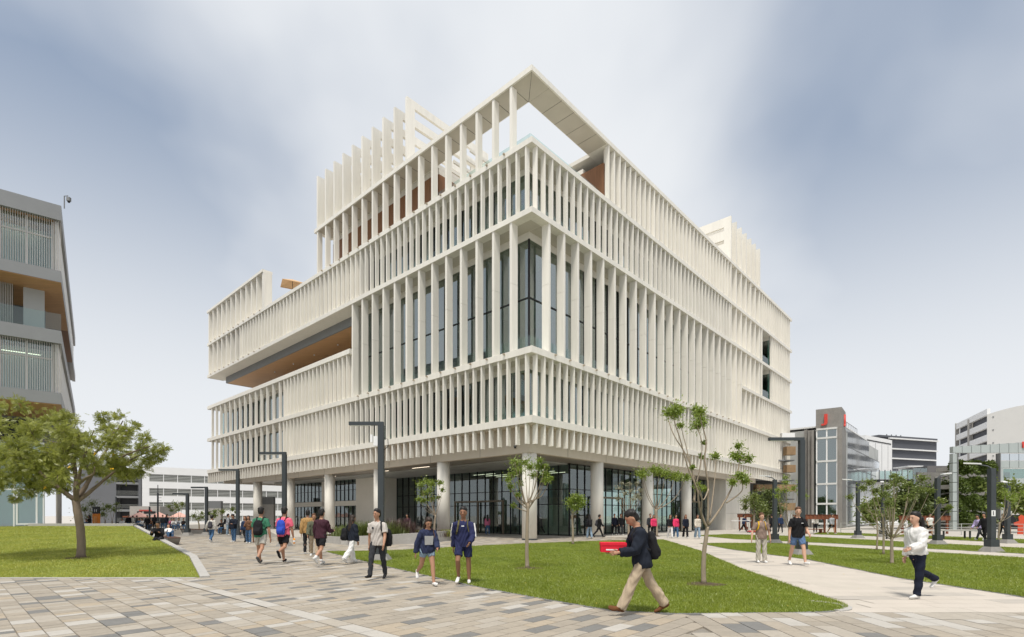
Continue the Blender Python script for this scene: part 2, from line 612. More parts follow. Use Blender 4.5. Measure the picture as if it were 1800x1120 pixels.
def blades(poly, zf, dens_near, hgt, name, material, parent, ymax=60, seed=1):
    g = np.random.default_rng(seed)
    xs = [p[0] for p in poly]; ys = [p[1] for p in poly]
    x0, x1, y0, y1 = max(min(xs), -45), min(max(xs), 45), min(ys), min(max(ys), ymax)
    V = []
    y = y0
    while y < y1:
        dy = max(0.4, y * 0.05)
        xa, xb = max(x0, -y * 1.05 - 1.5), min(x1, y * 1.05 + 1.5)
        if xb > xa:
            n = int((xb - xa) * dy * dens_near * min(1.0, (9.5 / max(y, 9.5)) ** 1.35))
            px = g.uniform(xa, xb, n); py = g.uniform(y, y + dy, n)
            V += [(a, b) for a, b in zip(px, py) if inside(a, b, poly)]
        y += dy
    V = np.array(V)
    n = len(V)
    zz = np.array([zf(a, b) for a, b in V])
    ang = g.uniform(0, math.pi, n)
    sc = np.clip(V[:, 1] / 9.5, 1.0, 4.0) ** 0.6
    w = g.uniform(0.0035, 0.006, n) * sc * 0.95
    h = hgt * g.uniform(0.5, 1.15, n) * (0.8 + 0.35 * np.sin(V[:, 0] * 2.1 + np.sin(V[:, 1] * 1.7)) * 0.5 + 0.1)
    lean = g.normal(0, 0.5, (n, 2)) * h[:, None]
    a = np.stack([V[:, 0] - np.cos(ang) * w, V[:, 1] - np.sin(ang) * w, zz], 1)
    b = np.stack([V[:, 0] + np.cos(ang) * w, V[:, 1] + np.sin(ang) * w, zz], 1)
    c = np.stack([V[:, 0] + lean[:, 0], V[:, 1] + lean[:, 1], zz + h], 1)
    vs = np.stack([a, b, c], 1).reshape(-1, 3)
    me = bpy.data.meshes.new(name)
    me.vertices.add(3 * n); me.loops.add(3 * n); me.polygons.add(n)
    me.vertices.foreach_set('co', vs.ravel().astype(np.float32))
    me.loops.foreach_set('vertex_index', np.arange(3 * n, dtype=np.int32))
    me.polygons.foreach_set('loop_start', np.arange(0, 3 * n, 3, dtype=np.int32))
    me.polygons.foreach_set('loop_total', np.full(n, 3, dtype=np.int32))
    me.materials.append(material)
    me.update()
    return tag(obj(name, me, parent), kind='stuff')

def offset_poly(poly, d):
    n = len(poly)
    A = sum(poly[i][0] * poly[(i+1) % n][1] - poly[(i+1) % n][0] * poly[i][1] for i in range(n))
    sgn = 1 if A > 0 else -1
    res = []
    for i in range(n):
        p0, p1, p2 = Vector(poly[i-1]), Vector(poly[i]), Vector(poly[(i+1) % n])
        e1, e2 = (p1 - p0).normalized(), (p2 - p1).normalized()
        n1_, n2_ = Vector((e1.y, -e1.x)) * sgn, Vector((e2.y, -e2.x)) * sgn
        b = (n1_ + n2_)
        b = b.normalized() if b.length > 1e-6 else n1_
        res.append(tuple(p1 + b * (d / max(0.4, b.dot(n1_)))))
    return res

for i, (poly, dens) in enumerate(((LAWN_C, 3800), (LAWN_R, 3200), (LAWN_R2, 2600), (LAWN_R3, 2600))):
    m_ = MB().prism(poly, -0.03, 0.012)
    lw = tag(m_.build('lawn', SOILG), kind='structure')
    blades(offset_poly(poly, 0.05), lambda x, y: 0.004, dens, 0.06, 'grass', GRASS, lw, seed=5 + i)
    MB().prism(offset_poly(poly, 0.07), -0.035, 0.004).build('edging', EDGE, lw)
# raised lawn on the left: a gentle slope behind a concrete kerb wall
ml_ = MB().prism(LAWN_L, -0.3, berm_z)
lawn_left = tag(ml_.build('lawn', SOILY), kind='structure')
blades(LAWN_L, lambda x, y: berm_z(x, y) - 0.004, 2400, 0.05, 'grass', GRASSY, lawn_left, seed=21)
kw = thing('kerb_wall', 'low pale concrete wall edging the sloping left lawn beside the bench', 'low wall')
segs = [((-8.02, 13.50), (-11.12, 18.1)), ((-11.12, 18.1), (-25.95, 36.05))]
for a, b in segs:
    a, b = Vector(a), Vector(b)
    L_ = (b - a).length
    t = (b - a).normalized()
    nrm = Vector((t.y, -t.x))
    nseg = max(1, round(L_ / 2.4))
    for k in range(nseg):
        p, q = a + t * (L_ * k / nseg + 0.004), a + t * (L_ * (k + 1) / nseg - 0.004)
        zp, zq = berm_z(*p) + 0.05, berm_z(*q) + 0.05
        w = nrm * 0.22
        MB().hexa([(p.x, p.y, -.04), (p.x + w.x, p.y + w.y, -.04), (q.x + w.x, q.y + w.y, -.04), (q.x, q.y, -.04),
                   (p.x, p.y, zp), (p.x + w.x, p.y + w.y, zp), (q.x + w.x, q.y + w.y, zq), (q.x, q.y, zq)]).build('coping_block', CONC, kw)
bw = thing('back_wall', 'low concrete wall closing the back of the sloping left lawn', 'low wall')
for k in range(10):
    x1 = -25.98 - k * 3.0
    MB().box(x1 - 2.99, x1, 36.02, 36.34, -.04, 1.08).build('coping_block', CONC, bw)
MB().box(-60, -8.15, 13.47, 13.60, -0.04, 0.012).build('edging', CONC, lawn_left)
lf = MB()
rl = random.Random(19)
for k in range(260):
    if k % 3 == 0:
        x, y = rl.uniform(-30, -8.5), rl.uniform(13.8, 34)
        if not inside(x, y, LAWN_L): continue
        z = berm_z(x, y) + .035
    else:
        x, y = rl.uniform(-9, 12), rl.uniform(8.8, 30)
        z = .05 if inside(x, y, LAWN_C) else .006
    a_, s_ = rl.uniform(0, 6.28), rl.uniform(.018, .035)
    b0 = len(lf.v)
    lf.v += [(x + s_ * math.cos(a_ + t), y + s_ * .6 * math.sin(a_ + t), z + .006 * (i % 2)) for i, t in enumerate((0, 1.57, 3.14, 4.71))]
    lf.f.append((b0, b0 + 1, b0 + 2, b0 + 3)); lf.m.append(rl.randrange(2))
tag(lf.build('fallen_leaves', [mat('dry_leaf', (.22, .13, .05), .8, .2, 20), mat('yellow_leaf', (.50, .38, .06), .8, .2, 20)]), 'scattered dry fallen leaves on lawns and paving', 'leaves', kind='stuff')
# kerb round the tip of the middle lawn
kt = []
for i in range(9):
    a = R(-70 + i * 16)
    kt.append((5.25 + 0.72 * math.cos(a), 9.36 + 0.62 * math.sin(a)))
inner = [(5.25 + 0.58 * math.cos(R(-70 + i * 16)), 9.36 + 0.48 * math.sin(R(-70 + i * 16))) for i in range(9)]
kc = MB()
for i in range(8):
    kc.prism([kt[i], kt[i+1], inner[i+1], inner[i]], -0.03, 0.016)
tag(kc.build('lawn_kerb', CONC), kind='structure')
# ================================================================ the main building
# local frame: x = distance along the right facade (v), y = along the left facade (u), z = up; origin under the sharp corner
MBLD = thing('university_building', 'large cream concrete building wrapped in rows of vertical fins with an open roof frame', 'building',
             (1.25, 33.0, 0), math.atan2(RD.y, RD.x))
UL, VL = 59.1, 58.0
Z2, Z3, Z4, Z5, Z6, Z7 = 7.96, 12.33, 16.72, 21.1, 25.5, 30.0
IN = 1.65                                  # glass line behind the slab edge
def part(name, m, *boxes, parent=None):
    b = MB()
    for q in boxes:
        b.box(*q)
    return b.build(name, m, parent or MBLD)

# floor plates: one plate behind the glass plus edge bands that stand proud
def ring(name, z0, z1, um=UL, vm=VL, w=2.1):
    b = MB()
    b.box(0, w, 0, um, z0, z1)             # along the left facade
    b.box(w, vm, 0, w, z0, z1)             # along the right facade
    return b.build(name, CREAM, MBLD)
for (z, t) in ((Z2, 0.46), (Z3, 0.42), (Z5, 0.36), (Z6, 0.36)):
    ring('slab_edge', z - t, z)
    part('floor_slab', CREAM2, (2.1, VL - 0.2, 2.1, UL - 0.2, z - t + 0.03, z - 0.02))
part('slab_edge', CREAM, (0, 2.1, 21.75, UL, Z4 - 0.36, Z4))
part('parapet', CREAM, (0.04, 0.30, 21.75, UL, Z4 + 0.002, Z4 + 0.10))
part('slab_edge', CREAM, (37.7, VL, 0, 2.1, Z4 - 0.34, Z4))
part('floor_slab', CREAM2, (2.1, VL - 0.2, 2.1, UL - 0.2, Z4 - 0.33, Z4 - 0.02))

# solid core, back walls
part('core', INT, (9.5, 50, 9.5, 50, 6.0, Z5 - 0.4))
part('core', INT, (9.5, 50, 9.5, 34, Z5, 29.4))
part('back_wall', CREAM, (VL - 0.25, VL, 2.1, UL, 6.2, Z6 - 0.36))
part('back_wall', CREAM, (2.1, VL - 0.25, UL - 0.25, UL, 6.2, Z4 - 0.36))
part('back_wall', CREAM, (VL - 0.25, VL, 2.1, 30, Z6, 29.6))

# ---- the fins
fin_mesh = {}
def fin(side, s, z0, z1, kind):
    """side 'L' (left facade, s = u) or 'R' (right facade, s = v)"""
    th, dp = {'fin': (0.12, 0.33), 'tall_fin': (0.21, 0.57), 'hanging_fin': (0.14, 0.33), 'slim_fin': (0.17, 0.28), 'roof_fin': (0.21, 0.48)}[kind]
    key = (side, round(z1 - z0, 3), kind)
    if key not in fin_mesh:
        b = MB()
        h, c = z1 - z0, 0.012
        a0, a1, d0, d1 = -th/2, th/2, 0.0, dp
        def q(a, d, z): return (d, a, z) if side == 'L' else (a, d, z)
        prof = [(a0, d1), (a0, d0 + c), (a0 + c, d0), (a1 - c, d0), (a1, d0 + c), (a1, d1)]
        n = len(prof)
        b.v = [q(a, d, 0) for a, d in prof] + [q(a, d, h) for a, d in prof]
        fl = side == 'R'
        fs = [tuple(range(n)), tuple(range(2*n - 1, n - 1, -1))] + [(i, n + i, n + (i+1) % n, (i+1) % n) for i in range(n)]
        b.f = [t[::-1] for t in fs] if fl else fs
        if kind == 'tall_fin' and h > 6:          # cast in two lengths with an open joint
            zj = 4.45
            lo = [(x, y, zj - .008 if z > 0 else z) for x, y, z in b.v]
            hi = [(x, y, zj + .008 if z == 0 else z) for x, y, z in b.v]
            nv = len(b.v)
            b.v = lo + hi
            b.f = b.f + [tuple(i + nv for i in t) for t in b.f]
        b.m = [0] * len(b.f)
        fin_mesh[key] = b.mesh(kind, CREAM)
    loc = (0.05, s, z0) if side == 'L' else (s, 0.05, z0)
    return (key, loc, kind)
fins = []
def row(side, s0, s1, step, z0, z1, kind):
    n = int((s1 - s0) / step + 1e-6)
    for k in range(n + 1):
        fins.append(fin(side, s0 + k * step, z0, z1, kind))
S, T = 0.81, 1.62
b2, b3, b5, b6 = Z2, Z3 - 0.42, Z5 - 0.36, Z6 - 0.36
# left facade
row('L', 0.58, 35.6, S, Z2, b3, 'fin')
row('L', 36.4, 58.9, T, Z2, b3, 'slim_fin')
row('L', 0.58, 58.9, S, 6.2, Z2 - 0.46, 'hanging_fin')
row('L', 1.86, 21.6, T, Z3, b5, 'tall_fin')
row('L', 22.3, 35.6, S, Z3, Z4 - 0.36, 'fin')
row('L', 36.4, 58.9, T, Z3, Z4 - 0.36, 'slim_fin')
row('L', 0.58, 47.9, S, Z5, b6, 'fin')
row('L', 48.9, 58.9, T, Z5, b6, 'tall_fin')
row('L', 1.86, 28.0, T, Z6, Z7 - 0.36, 'roof_fin')
row('L', 40.8, 58.9, T, Z6, Z7 - 0.30, 'tall_fin')
# right facade
row('R', 0.58, 57.8, S, Z2, b3, 'fin')
row('R', 0.58, 57.8, S, 6.2, Z2 - 0.46, 'hanging_fin')
row('R', 1.86, 37.6, T, Z3, b5, 'tall_fin')
row('R', 39.1, 44.4, T, Z3, Z4 - 0.34, 'tall_fin')
row('R', 39.1, 44.4, T, Z4, b5, 'tall_fin')
row('R', 45.0, 57.8, S, Z3, Z4 - 0.34, 'fin')
row('R', 49.0, 57.8, S, Z4, b5, 'fin')
row('R', 0.58, 33.9, S, Z5, b6, 'fin')
row('R', 34.26, 44.4, T, Z5, b6, 'tall_fin')
row('R', 49.0, 57.8, S, Z5, b6, 'fin')
row('R', 9.1, 33.9, S, Z6, Z7 - 0.36, 'fin')
row('R', 34.26, 44.4, T, Z6, Z7 - 0.36, 'tall_fin')
row('R', 45.0, 57.8, S, Z6, Z7 - 0.36, 'fin')
def far(q):
    (x, y, z) = q[1]
    return x * x + y * y + 36 * (x + y)
cnt = {}
rest = {}
for key, loc, kind in sorted(fins, key=far):
    cnt[kind] = cnt.get(kind, 0) + 1
    if cnt[kind] <= 300:
        obj(kind, fin_mesh[key], MBLD, loc)
    else:
        me = fin_mesh[key]
        b = rest.setdefault(kind, MB())
        o_ = len(b.v)
        b.v += [tuple(Vector(v.co) + Vector(loc)) for v in me.vertices]
        b.f += [tuple(o_ + i for i in p.vertices) for p in me.polygons]
        b.m += [0] * len(me.polygons)
for kind, b in rest.items():
    tag(b.build(kind + 's', CREAM, MBLD), kind='stuff')

# ---- blind backing panels behind some fins
part('backing_panel', CREAM, (0.46, 0.60, 21.75, 36.0, Z2, b3))
part('backing_panel', CREAM, (0.46, 0.60, 21.75, 36.0, Z3, Z4 - 0.36))
part('backing_panel', CREAM, (0.46, 0.60, 20.0, 48.2, Z5, b6))
part('backing_panel', CREAM, (0.72, 0.90, 49.8, UL - 0.1, Z5, b6))
part('screen_wall', CREAM, (0.72, 0.90, 40.6, UL - 0.05, Z6, Z7 - 0.3))
part('screen_coping', CREAM, (-0.05, 1.1, 40.55, UL, Z7 - 0.3, Z7))
part('screen_end', CREAM, (0.05, 0.95, 40.3, 40.58, Z6, Z7 - 0.3))
part('backing_panel', CREAM, (9.2, 34.0, 0.46, 0.60, Z6, Z7 - 0.36))
part('backing_panel', CREAM, (34.0, 44.6, 0.72, 0.90, Z6, Z7 - 0.36))
part('backing_panel', CREAM, (44.7, VL, 0.46, 0.60, Z6, Z7 - 0.36))
part('backing_panel', CREAM, (34.0, 44.6, 0.72, 0.90, Z5, b6))
part('backing_panel', CREAM, (34.0, 44.6, 0.72, 0.90, Z3, b5))
part('backing_panel', CREAM, (44.7, VL, 0.46, 0.60, Z3, Z4 - 0.34))
part('backing_panel', CREAM, (48.7, VL, 0.46, 0.60, Z4, b5))
part('backing_panel', CREAM, (48.7, VL, 0.46, 0.60, Z5, b6))
part('backing_panel', CREAM, (30.0, VL, 0.46, 0.60, Z2, b3))
for z0, z1 in ((Z4, b5), (Z5, b6)):       # the hole near the far end of the right facade
    part('pier', CREAM, (44.62, 44.80, 0.0, 0.2, z0, z1))
    for k in range(5):
        part('notch_mullion', BLACKM, (48.36, 48.46, 0.22 + 0.9 * k, 0.27 + 0.9 * k, z0, z1))
        if k < 4:
            part('notch_pane', GLASS, (48.40, 48.42, 0.28 + 0.9 * k, 1.11 + 0.9 * k, z0 + .03, z1 - .5))
    part('notch_head', CREAM2, (48.37, 48.45, 0.2, 4.0, z1 - .5, z1))
    part('notch_rail', GLASS_R, (44.85, 48.3, 0.3, 0.32, z0, z0 + 1.05))
    part('notch_back', INT, (52.0, 52.2, 0.7, 6, z0, z1))

# ---- glazing behind the fins: panes, mullions and a cream head above them
pane_mesh, mull_mesh = {}, {}
def glaze(side, s0, s1, z0, z1, step=T, inset=IN, glass=None, transom=None, head=0.42):
    n = max(1, round((s1 - s0) / step))
    w = (s1 - s0) / n
    h = z1 - z0 - head
    key = (side, round(w, 3), round(h, 3), glass.name)
    if key not in pane_mesh:
        b = MB()
        b.box(0, 0.024, 0.03, w - 0.03, 0.02, h - 0.02) if side == 'L' else b.box(0.03, w - 0.03, 0, 0.024, 0.02, h - 0.02)
        pane_mesh[key] = b.mesh('pane', glass)
        b = MB()
        b.box(-0.06, 0.08, -0.035, 0.035, 0, h) if side == 'L' else b.box(-0.035, 0.035, -0.06, 0.08, 0, h)
        mull_mesh[key] = b.mesh('mullion', BLACKM)
    for k in range(n + 1):
        s = s0 + k * w
        loc = (inset, s, z0) if side == 'L' else (s, inset, z0)
        if k < n:
            obj('pane', pane_mesh[key], MBLD, loc)
        obj('mullion', mull_mesh[key], MBLD, loc)
    if head > 0.05:
        q = (inset - 0.02, inset + 0.12, s0, s1, z0 + h, z1) if side == 'L' else (s0, s1, inset - 0.02, inset + 0.12, z0 + h, z1)
        part('window_head', CREAM2, q)
    for tz in transom or ():
        q = (inset - 0.07, inset + 0.07, s0, s1, tz - 0.035, tz + 0.035) if side == 'L' else (s0, s1, inset - 0.07, inset + 0.07, tz - 0.035, tz + 0.035)
        part('transom', BLACKM, q)
glaze('L', IN, 21.7, Z2, b3, glass=GLASS)
glaze('L', 36.2, 58.9, Z2, b3, glass=GLASS)
glaze('L', IN, 21.7, Z3, b5, glass=GLASS, transom=(16.3,), head=0.5)
glaze('L', 36.2, 58.9, Z3, Z4 - 0.36, glass=GLASS)
glaze('L', IN, 20.0, Z5, b6, glass=GLASS)
glaze('L', 48.2, 49.8, Z5, b6, glass=GLASS)
glaze('R', IN, 30.0, Z2, b3, glass=GLASS)
glaze('R', IN, 34.0, Z3, b5, glass=GLASS, transom=(16.3,), head=0.5)
glaze('R', IN, 34.0, Z5, b6, glass=GLASS)
glaze('R', 44.8, 48.4, Z4, b5, glass=GLASS, step=0.9, inset=4.0)
glaze('R', 44.8, 48.4, Z5, b6, glass=GLASS, step=0.9, inset=4.0)
part('wall_return', CREAM, (0.5, 9.5, 21.6, 21.78, Z3, b5))
part('terrace_wall', INTW, (9.4, 9.6, 21.9, 56, Z4, Z5 - 0.4))
# interior partitions half way in, so the rooms are not empty
for z0, z1 in ((Z2, b3), (Z3, Z4 - 0.36), (Z4, b5), (Z5, b6)):
    for k in range(3):
        part('partition', INT, (IN + 0.3, 9.5, 6.0 + 7.4 * k, 6.12 + 7.4 * k, z0, z1))
        part('partition', INT, (6.5 + 8.1 * k, 6.62 + 8.1 * k, IN + 0.3, 9.5, z0, z1))

# ---- railings of clear glass behind the fins
rail_mesh = {}
def rails(side, s0, s1, z, inset=0.85, h=1.05):
    n = max(1, round((s1 - s0) / 3.24))
    w = (s1 - s0) / n
    key = (side, round(w, 3), h)
    if key not in rail_mesh:
        b = MB()
        b.box(0, 0.02, 0.02, w - 0.02, 0, h) if side == 'L' else b.box(0.02, w - 0.02, 0, 0.02, 0, h)
        rail_mesh[key] = b.mesh('railing_pane', GLASS_R)
    for k in range(n):
        s = s0 + k * w
        obj('railing_pane', rail_mesh[key], MBLD, (inset, s, z) if side == 'L' else (s, inset, z))
for z, l1, r1 in ((Z2, 20.3, 26), (Z3, 20.3, 26), (Z5, 17, 26), (Z6, 11.2, 9.0)):
    rails('L', 0.85, l1, z)
    rails('R', 0.87, r1, z)

# ---- little spouts at the foot of the tall fins
sp = MB().box(-0.14, 0.02, -0.05, 0.05, -0.07, 0.03).mesh('spout', TAN)
sp2 = MB().box(-0.05, 0.05, -0.14, 0.02, -0.07, 0.03).mesh('spout', TAN)
for k in range(12):
    obj('spout', sp, MBLD, (0, 1.86 + T * k + 0.5, Z3 - 0.08))
for k in range(16):
    obj('spout', sp, MBLD, (0, 1.86 + T * k + 0.5, Z6 - 0.08))
for k in range(22):
    obj('spout', sp2, MBLD, (1.86 + T * k + 0.5, 0, Z3 - 0.08))
for k in range(11):
    obj('spout', sp, MBLD, (0, 40.8 + T * k + 0.5, Z6 - 0.08))
    obj('spout', sp, MBLD, (0, 40.8 + T * k + 0.5, Z5 - 0.08))

# ---- roof frame: a flat canopy 1.8 m wide with panel joints, open to the sky at the corner
CW = 1.85
can = MB()
can.box(0, CW, 0, 28.35, Z7 - 0.34, Z7)
can.box(CW, VL, 0, CW, Z7 - 0.34, Z7)
can.build('canopy', CREAM, MBLD)
# soffit panels in a beige darker than the cream, under the canopy and the projecting floor edges
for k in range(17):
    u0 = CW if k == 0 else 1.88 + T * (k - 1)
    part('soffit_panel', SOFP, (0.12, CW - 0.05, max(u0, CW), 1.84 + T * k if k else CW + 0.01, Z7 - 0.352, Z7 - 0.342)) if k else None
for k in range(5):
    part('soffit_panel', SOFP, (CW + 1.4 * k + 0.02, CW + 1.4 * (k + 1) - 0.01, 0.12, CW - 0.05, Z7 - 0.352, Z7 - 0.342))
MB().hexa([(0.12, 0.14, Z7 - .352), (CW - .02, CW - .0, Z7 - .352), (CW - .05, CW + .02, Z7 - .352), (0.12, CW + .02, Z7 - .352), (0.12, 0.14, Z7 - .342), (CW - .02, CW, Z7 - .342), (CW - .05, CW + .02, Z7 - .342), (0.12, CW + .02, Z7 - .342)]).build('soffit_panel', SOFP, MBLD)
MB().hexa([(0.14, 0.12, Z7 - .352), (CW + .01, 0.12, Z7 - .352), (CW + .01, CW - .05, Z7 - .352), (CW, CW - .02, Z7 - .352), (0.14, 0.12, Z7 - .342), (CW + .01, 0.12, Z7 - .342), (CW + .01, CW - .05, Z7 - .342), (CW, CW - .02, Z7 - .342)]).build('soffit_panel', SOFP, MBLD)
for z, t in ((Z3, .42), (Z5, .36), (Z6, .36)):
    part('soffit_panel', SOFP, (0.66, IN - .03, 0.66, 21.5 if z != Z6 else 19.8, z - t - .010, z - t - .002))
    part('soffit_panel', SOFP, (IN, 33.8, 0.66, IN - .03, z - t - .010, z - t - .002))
for k in range(17):
    part('joint', GAP, (0.1, CW - 0.02, 1.86 + T * k - 0.012, 1.86 + T * k + 0.012, Z7 - 0.356, Z7 - 0.339))
for k in range(5):
    part('joint', GAP, (CW + 1.4 * k, CW + 1.4 * k + 0.024, 0.1, CW - 0.02, Z7 - 0.345, Z7 - 0.339))
for name, pts in (('joint', None),):
    b = MB()
    b.hexa([(0.1, 0.1, Z7 - .346), (0.13, 0.1, Z7 - .346), (CW, CW - 0.03, Z7 - .346), (CW - 0.03, CW, Z7 - .346),
            (0.1, 0.1, Z7 - .338), (0.13, 0.1, Z7 - .338), (CW, CW - 0.03, Z7 - .338), (CW - 0.03, CW, Z7 - .338)])
    b.build('joint', GAP, MBLD)
part('roof', CREAM2, (CW, 9.5, 11.6, 28.2, Z7 - 0.33, Z7 - 0.02), (9.2, VL - 0.3, CW, 34, Z7 - 0.33, Z7 - 0.02))
part('timber_wall', WOODW, (1.92, 2.1, 11.7, 28.1, Z6, 29.2))
part('wall_band', CREAM2, (1.92, 2.1, 11.7, 28.1, 29.2, Z7 - 0.345))
part('timber_wall', WOODW, (2.1, 9.5, 11.6, 11.75, Z6, 29.2))
part('wall_band', CREAM2, (2.1, 9.5, 11.6, 11.75, 29.2, Z7 - 0.345))
part('timber_wall', WOODW, (9.0, 9.18, 0.5, 3.4, Z6, 28.5))
part('stair_wall', CREAM, (9.3, 10.2, 2.6, 11.6, Z6, 29.1))
rails('R', 9.0, 9.2, Z6, 3.7)
# timber planks of the roof-terrace wall, upright boards with open joints
pl = MB().box(0, 0.02, 0.006, 0.394, 0, 3.65).mesh('plank', WOODW)
for k in range(41):
    obj('plank', pl, MBLD, (1.895, 11.7 + 0.4 * k, Z6 + 0.03))

# ---- ladder-like blades above the roof
def blade(side, s, depth=8.6, top=35.1, bar=0.62):
    b = MB()
    z0 = Z7 + 0.003
    def bx(d0, d1, za, zb):
        b.box(d0, d1, -0.11, 0.11, za, zb) if side == 'L' else b.box(-0.11, 0.11, d0, d1, za, zb)
    bx(0.04, 0.82, z0, top)
    for j in range(4):
        bx(0.82, depth, top - bar - 1.42 * j, top - 1.42 * j)
    bx(depth, depth + 0.6, z0, top)
    return b
bl = blade('L', 0).mesh('roof_blade', CREAM)
br = blade('R', 0, 9.5, 34.9, 1.02).mesh('roof_blade', CREAM)
for k in range(10):
    obj('roof_blade', bl, MBLD, (0, 1.86 + T * (k + 7), 0))
for k in range(7):
    obj('roof_blade', br, MBLD, (34.26 + T * k, 0, 0))
part('roof_wall', CREAM, (34.2, 44.2, 0.7, 0.86, Z7, 34.6))
# timber/steel trellis over the terrace
for k in range(4):
    part('trellis_beam', CREAM, (2.2, 9.0, 8.0 + 0.95 * k, 8.12 + 0.95 * k, Z7 - 0.6, Z7 - 0.36))
part('trellis_beam', CREAM, (5.0, 5.14, 7.6, 11.6, Z7 - 0.36, Z7 - 0.2))

# ---- the long overhanging terrace on the left facade
part('dropped_beam', GREYM, (1.6, 1.75, 21.8, 56.7, Z5 - 1.2, Z5 - 0.36))
ws = part('timber_soffit', INTW, (1.75, 9.4, 21.8, 56.7, Z5 - 1.15, Z5 - 0.9))
pk_ = MB().box(0.01, 7.6, 0.004, 0.296, -0.02, 0).mesh('plank', WOODS)
for k in range(116):
    obj('plank', pk_, MBLD, (1.76, 21.85 + 0.3 * k, Z5 - 1.17))
part('dropped_beam', GREYM, (1.75, 9.4, 56.6, 56.75, Z5 - 1.2, Z5 - 0.36))
spot = MB().cyl(0, 0, 0, 0.12, 0.07, 10).mesh('downlight', WHITEP)
for k in range(5):
    obj('downlight', spot, MBLD, (3.6, 25 + 5.2 * k, Z5 - 1.31))

# ---- underside, beams and round columns
part('edge_beam', BEIGE, (0.9, 1.35, 0.9, 49.0, 5.76, 7.48), (1.35, 45.0, 0.9, 1.35, 5.76, 7.48))
part('edge_beam', BEIGE, (1.35, 9.4, 48.6, 49.0, 5.76, 7.48))
part('soffit', SOFFIT, (1.352, 44.9, 1.352, 48.9, 5.80, 5.95))
part('soffit', BEIGE, (0.2, VL, 0.2, 0.88, 7.42, 7.49), (0.2, 0.88, 0.88, UL, 7.42, 7.49))
for k in range(1, 9):
    part('joint', GAP, (0.894, 0.899, 5.6 * k, 5.6 * k + 0.02, 5.765, 7.4))
    part('joint', GAP, (5.0 * k, 5.0 * k + 0.02, 0.894, 0.899, 5.765, 7.4))
col_me = MB().cyl(0, 0, -0.02, 5.8, 0.5, 32).mesh('column', CREAM, True)
base_me = MB().cyl(0, 0, -0.02, 0.09, 0.515, 32).mesh('column_base', DARKM)
for (v, u) in [(1.42, 1.42)] + [(1.42, 1.42 + 8.82 * k) for k in range(1, 6)] + [(1.42 + 8.1 * k, 1.42) for k in range(1, 4)]:
    c = obj('column', col_me, MBLD, (v, u, 0))
    for p in col_me.polygons:
        p.use_smooth = len(p.vertices) == 4
    obj('column_base', base_me, c)
lamp = emit_mat('strip_light', (1.0, 0.86, 0.66), 2.2)
for (v, u) in ((3.0, 14), (4.2, 17), (3.0, 20), (4.2, 23), (3.2, 30), (4.4, 34)):
    part('strip_light', lamp, (v, v + 0.05, u, u + 2.4, 5.785, 5.80))
cm = thing('security_camera', 'small grey dome security camera under the corner beam of the finned building', 'camera',
           MBLD.matrix_basis @ Vector((0, 0, 0)))
cm.location = (1.25 + 0.86 * (LD.x + RD.x) + 1.35 * LD.x, 33 + 0.86 * (LD.y + RD.y) + 1.35 * LD.y - 0.06, 6.25)
MB().box(-.09, .09, -.04, .04, -.05, .05).build('housing', GREYM, cm)
MB().tube([(0, -.03, -.05), (0, -.03, -.12), (0, -.03, -.15)], [.07, .06, .02], 12).build('lens_dome', BLACKM, cm, True)

# ---- ground floor: lobby glass, solid walls
def lobby(side, s0, s1, inset, step, z1=5.80, doors=()):
    n = round((s1 - s0) / step)
    w = (s1 - s0) / n
    key = ('lob', side, round(w, 3), z1)
    if key not in pane_mesh:
        b = MB()
        b.box(0, 0.02, 0.03, w - 0.03, 0.06, z1) if side == 'L' else b.box(0.03, w - 0.03, 0, 0.02, 0.06, z1)
        pane_mesh[key] = b.mesh('lobby_pane', GLASS_G)
        b = MB()
        b.box(-0.07, 0.05, -0.022, 0.022, 0, z1) if side == 'L' else b.box(-0.022, 0.022, -0.07, 0.05, 0, z1)
        mull_mesh[key] = b.mesh('lobby_mullion', BLACKM)
    for k in range(n + 1):
        s = s0 + k * w
        loc = (inset, s, 0) if side == 'L' else (s, inset, 0)
        if k < n:
            obj('lobby_pane', pane_mesh[key], MBLD, loc)
        obj('lobby_mullion', mull_mesh[key], MBLD, loc)
    for tz in (0.05, 2.55, 3.75, 5.74):
        q = (inset - 0.05, inset + 0.05, s0, s1, tz - 0.03, tz + 0.03) if side == 'L' else (s0, s1, inset - 0.05, inset + 0.05, tz - 0.03, tz + 0.03)
        part('lobby_transom', BLACKM, q)
lobby('L', 3.5, 26.7, 8.7, 1.05)
lobby('R', 8.75, 36.2, 3.5, 1.05)
portal = mat('bronze_portal', (0.16, 0.13, 0.09), 0.45, 0.1, 3)
for (s0, s1) in ((10.5, 17.0),):
    part('entrance_portal', portal, (8.45, 8.6, s0, s0 + .12, 0, 2.85), (8.45, 8.6, s1 - .12, s1, 0, 2.85), (8.45, 8.6, s0, s1, 2.85, 3.0), (8.45, 8.6, (s0+s1)/2 - .05, (s0+s1)/2 + .05, 0, 2.85))
for (s0, s1) in ((11.6, 16.6), (28.6, 33.8)):
    part('entrance_portal', portal, (s0, s0 + .12, 3.25, 3.4, 0, 3.1), (s1 - .12, s1, 3.25, 3.4, 0, 3.1), (s0, s1, 3.25, 3.4, 3.1, 3.25))
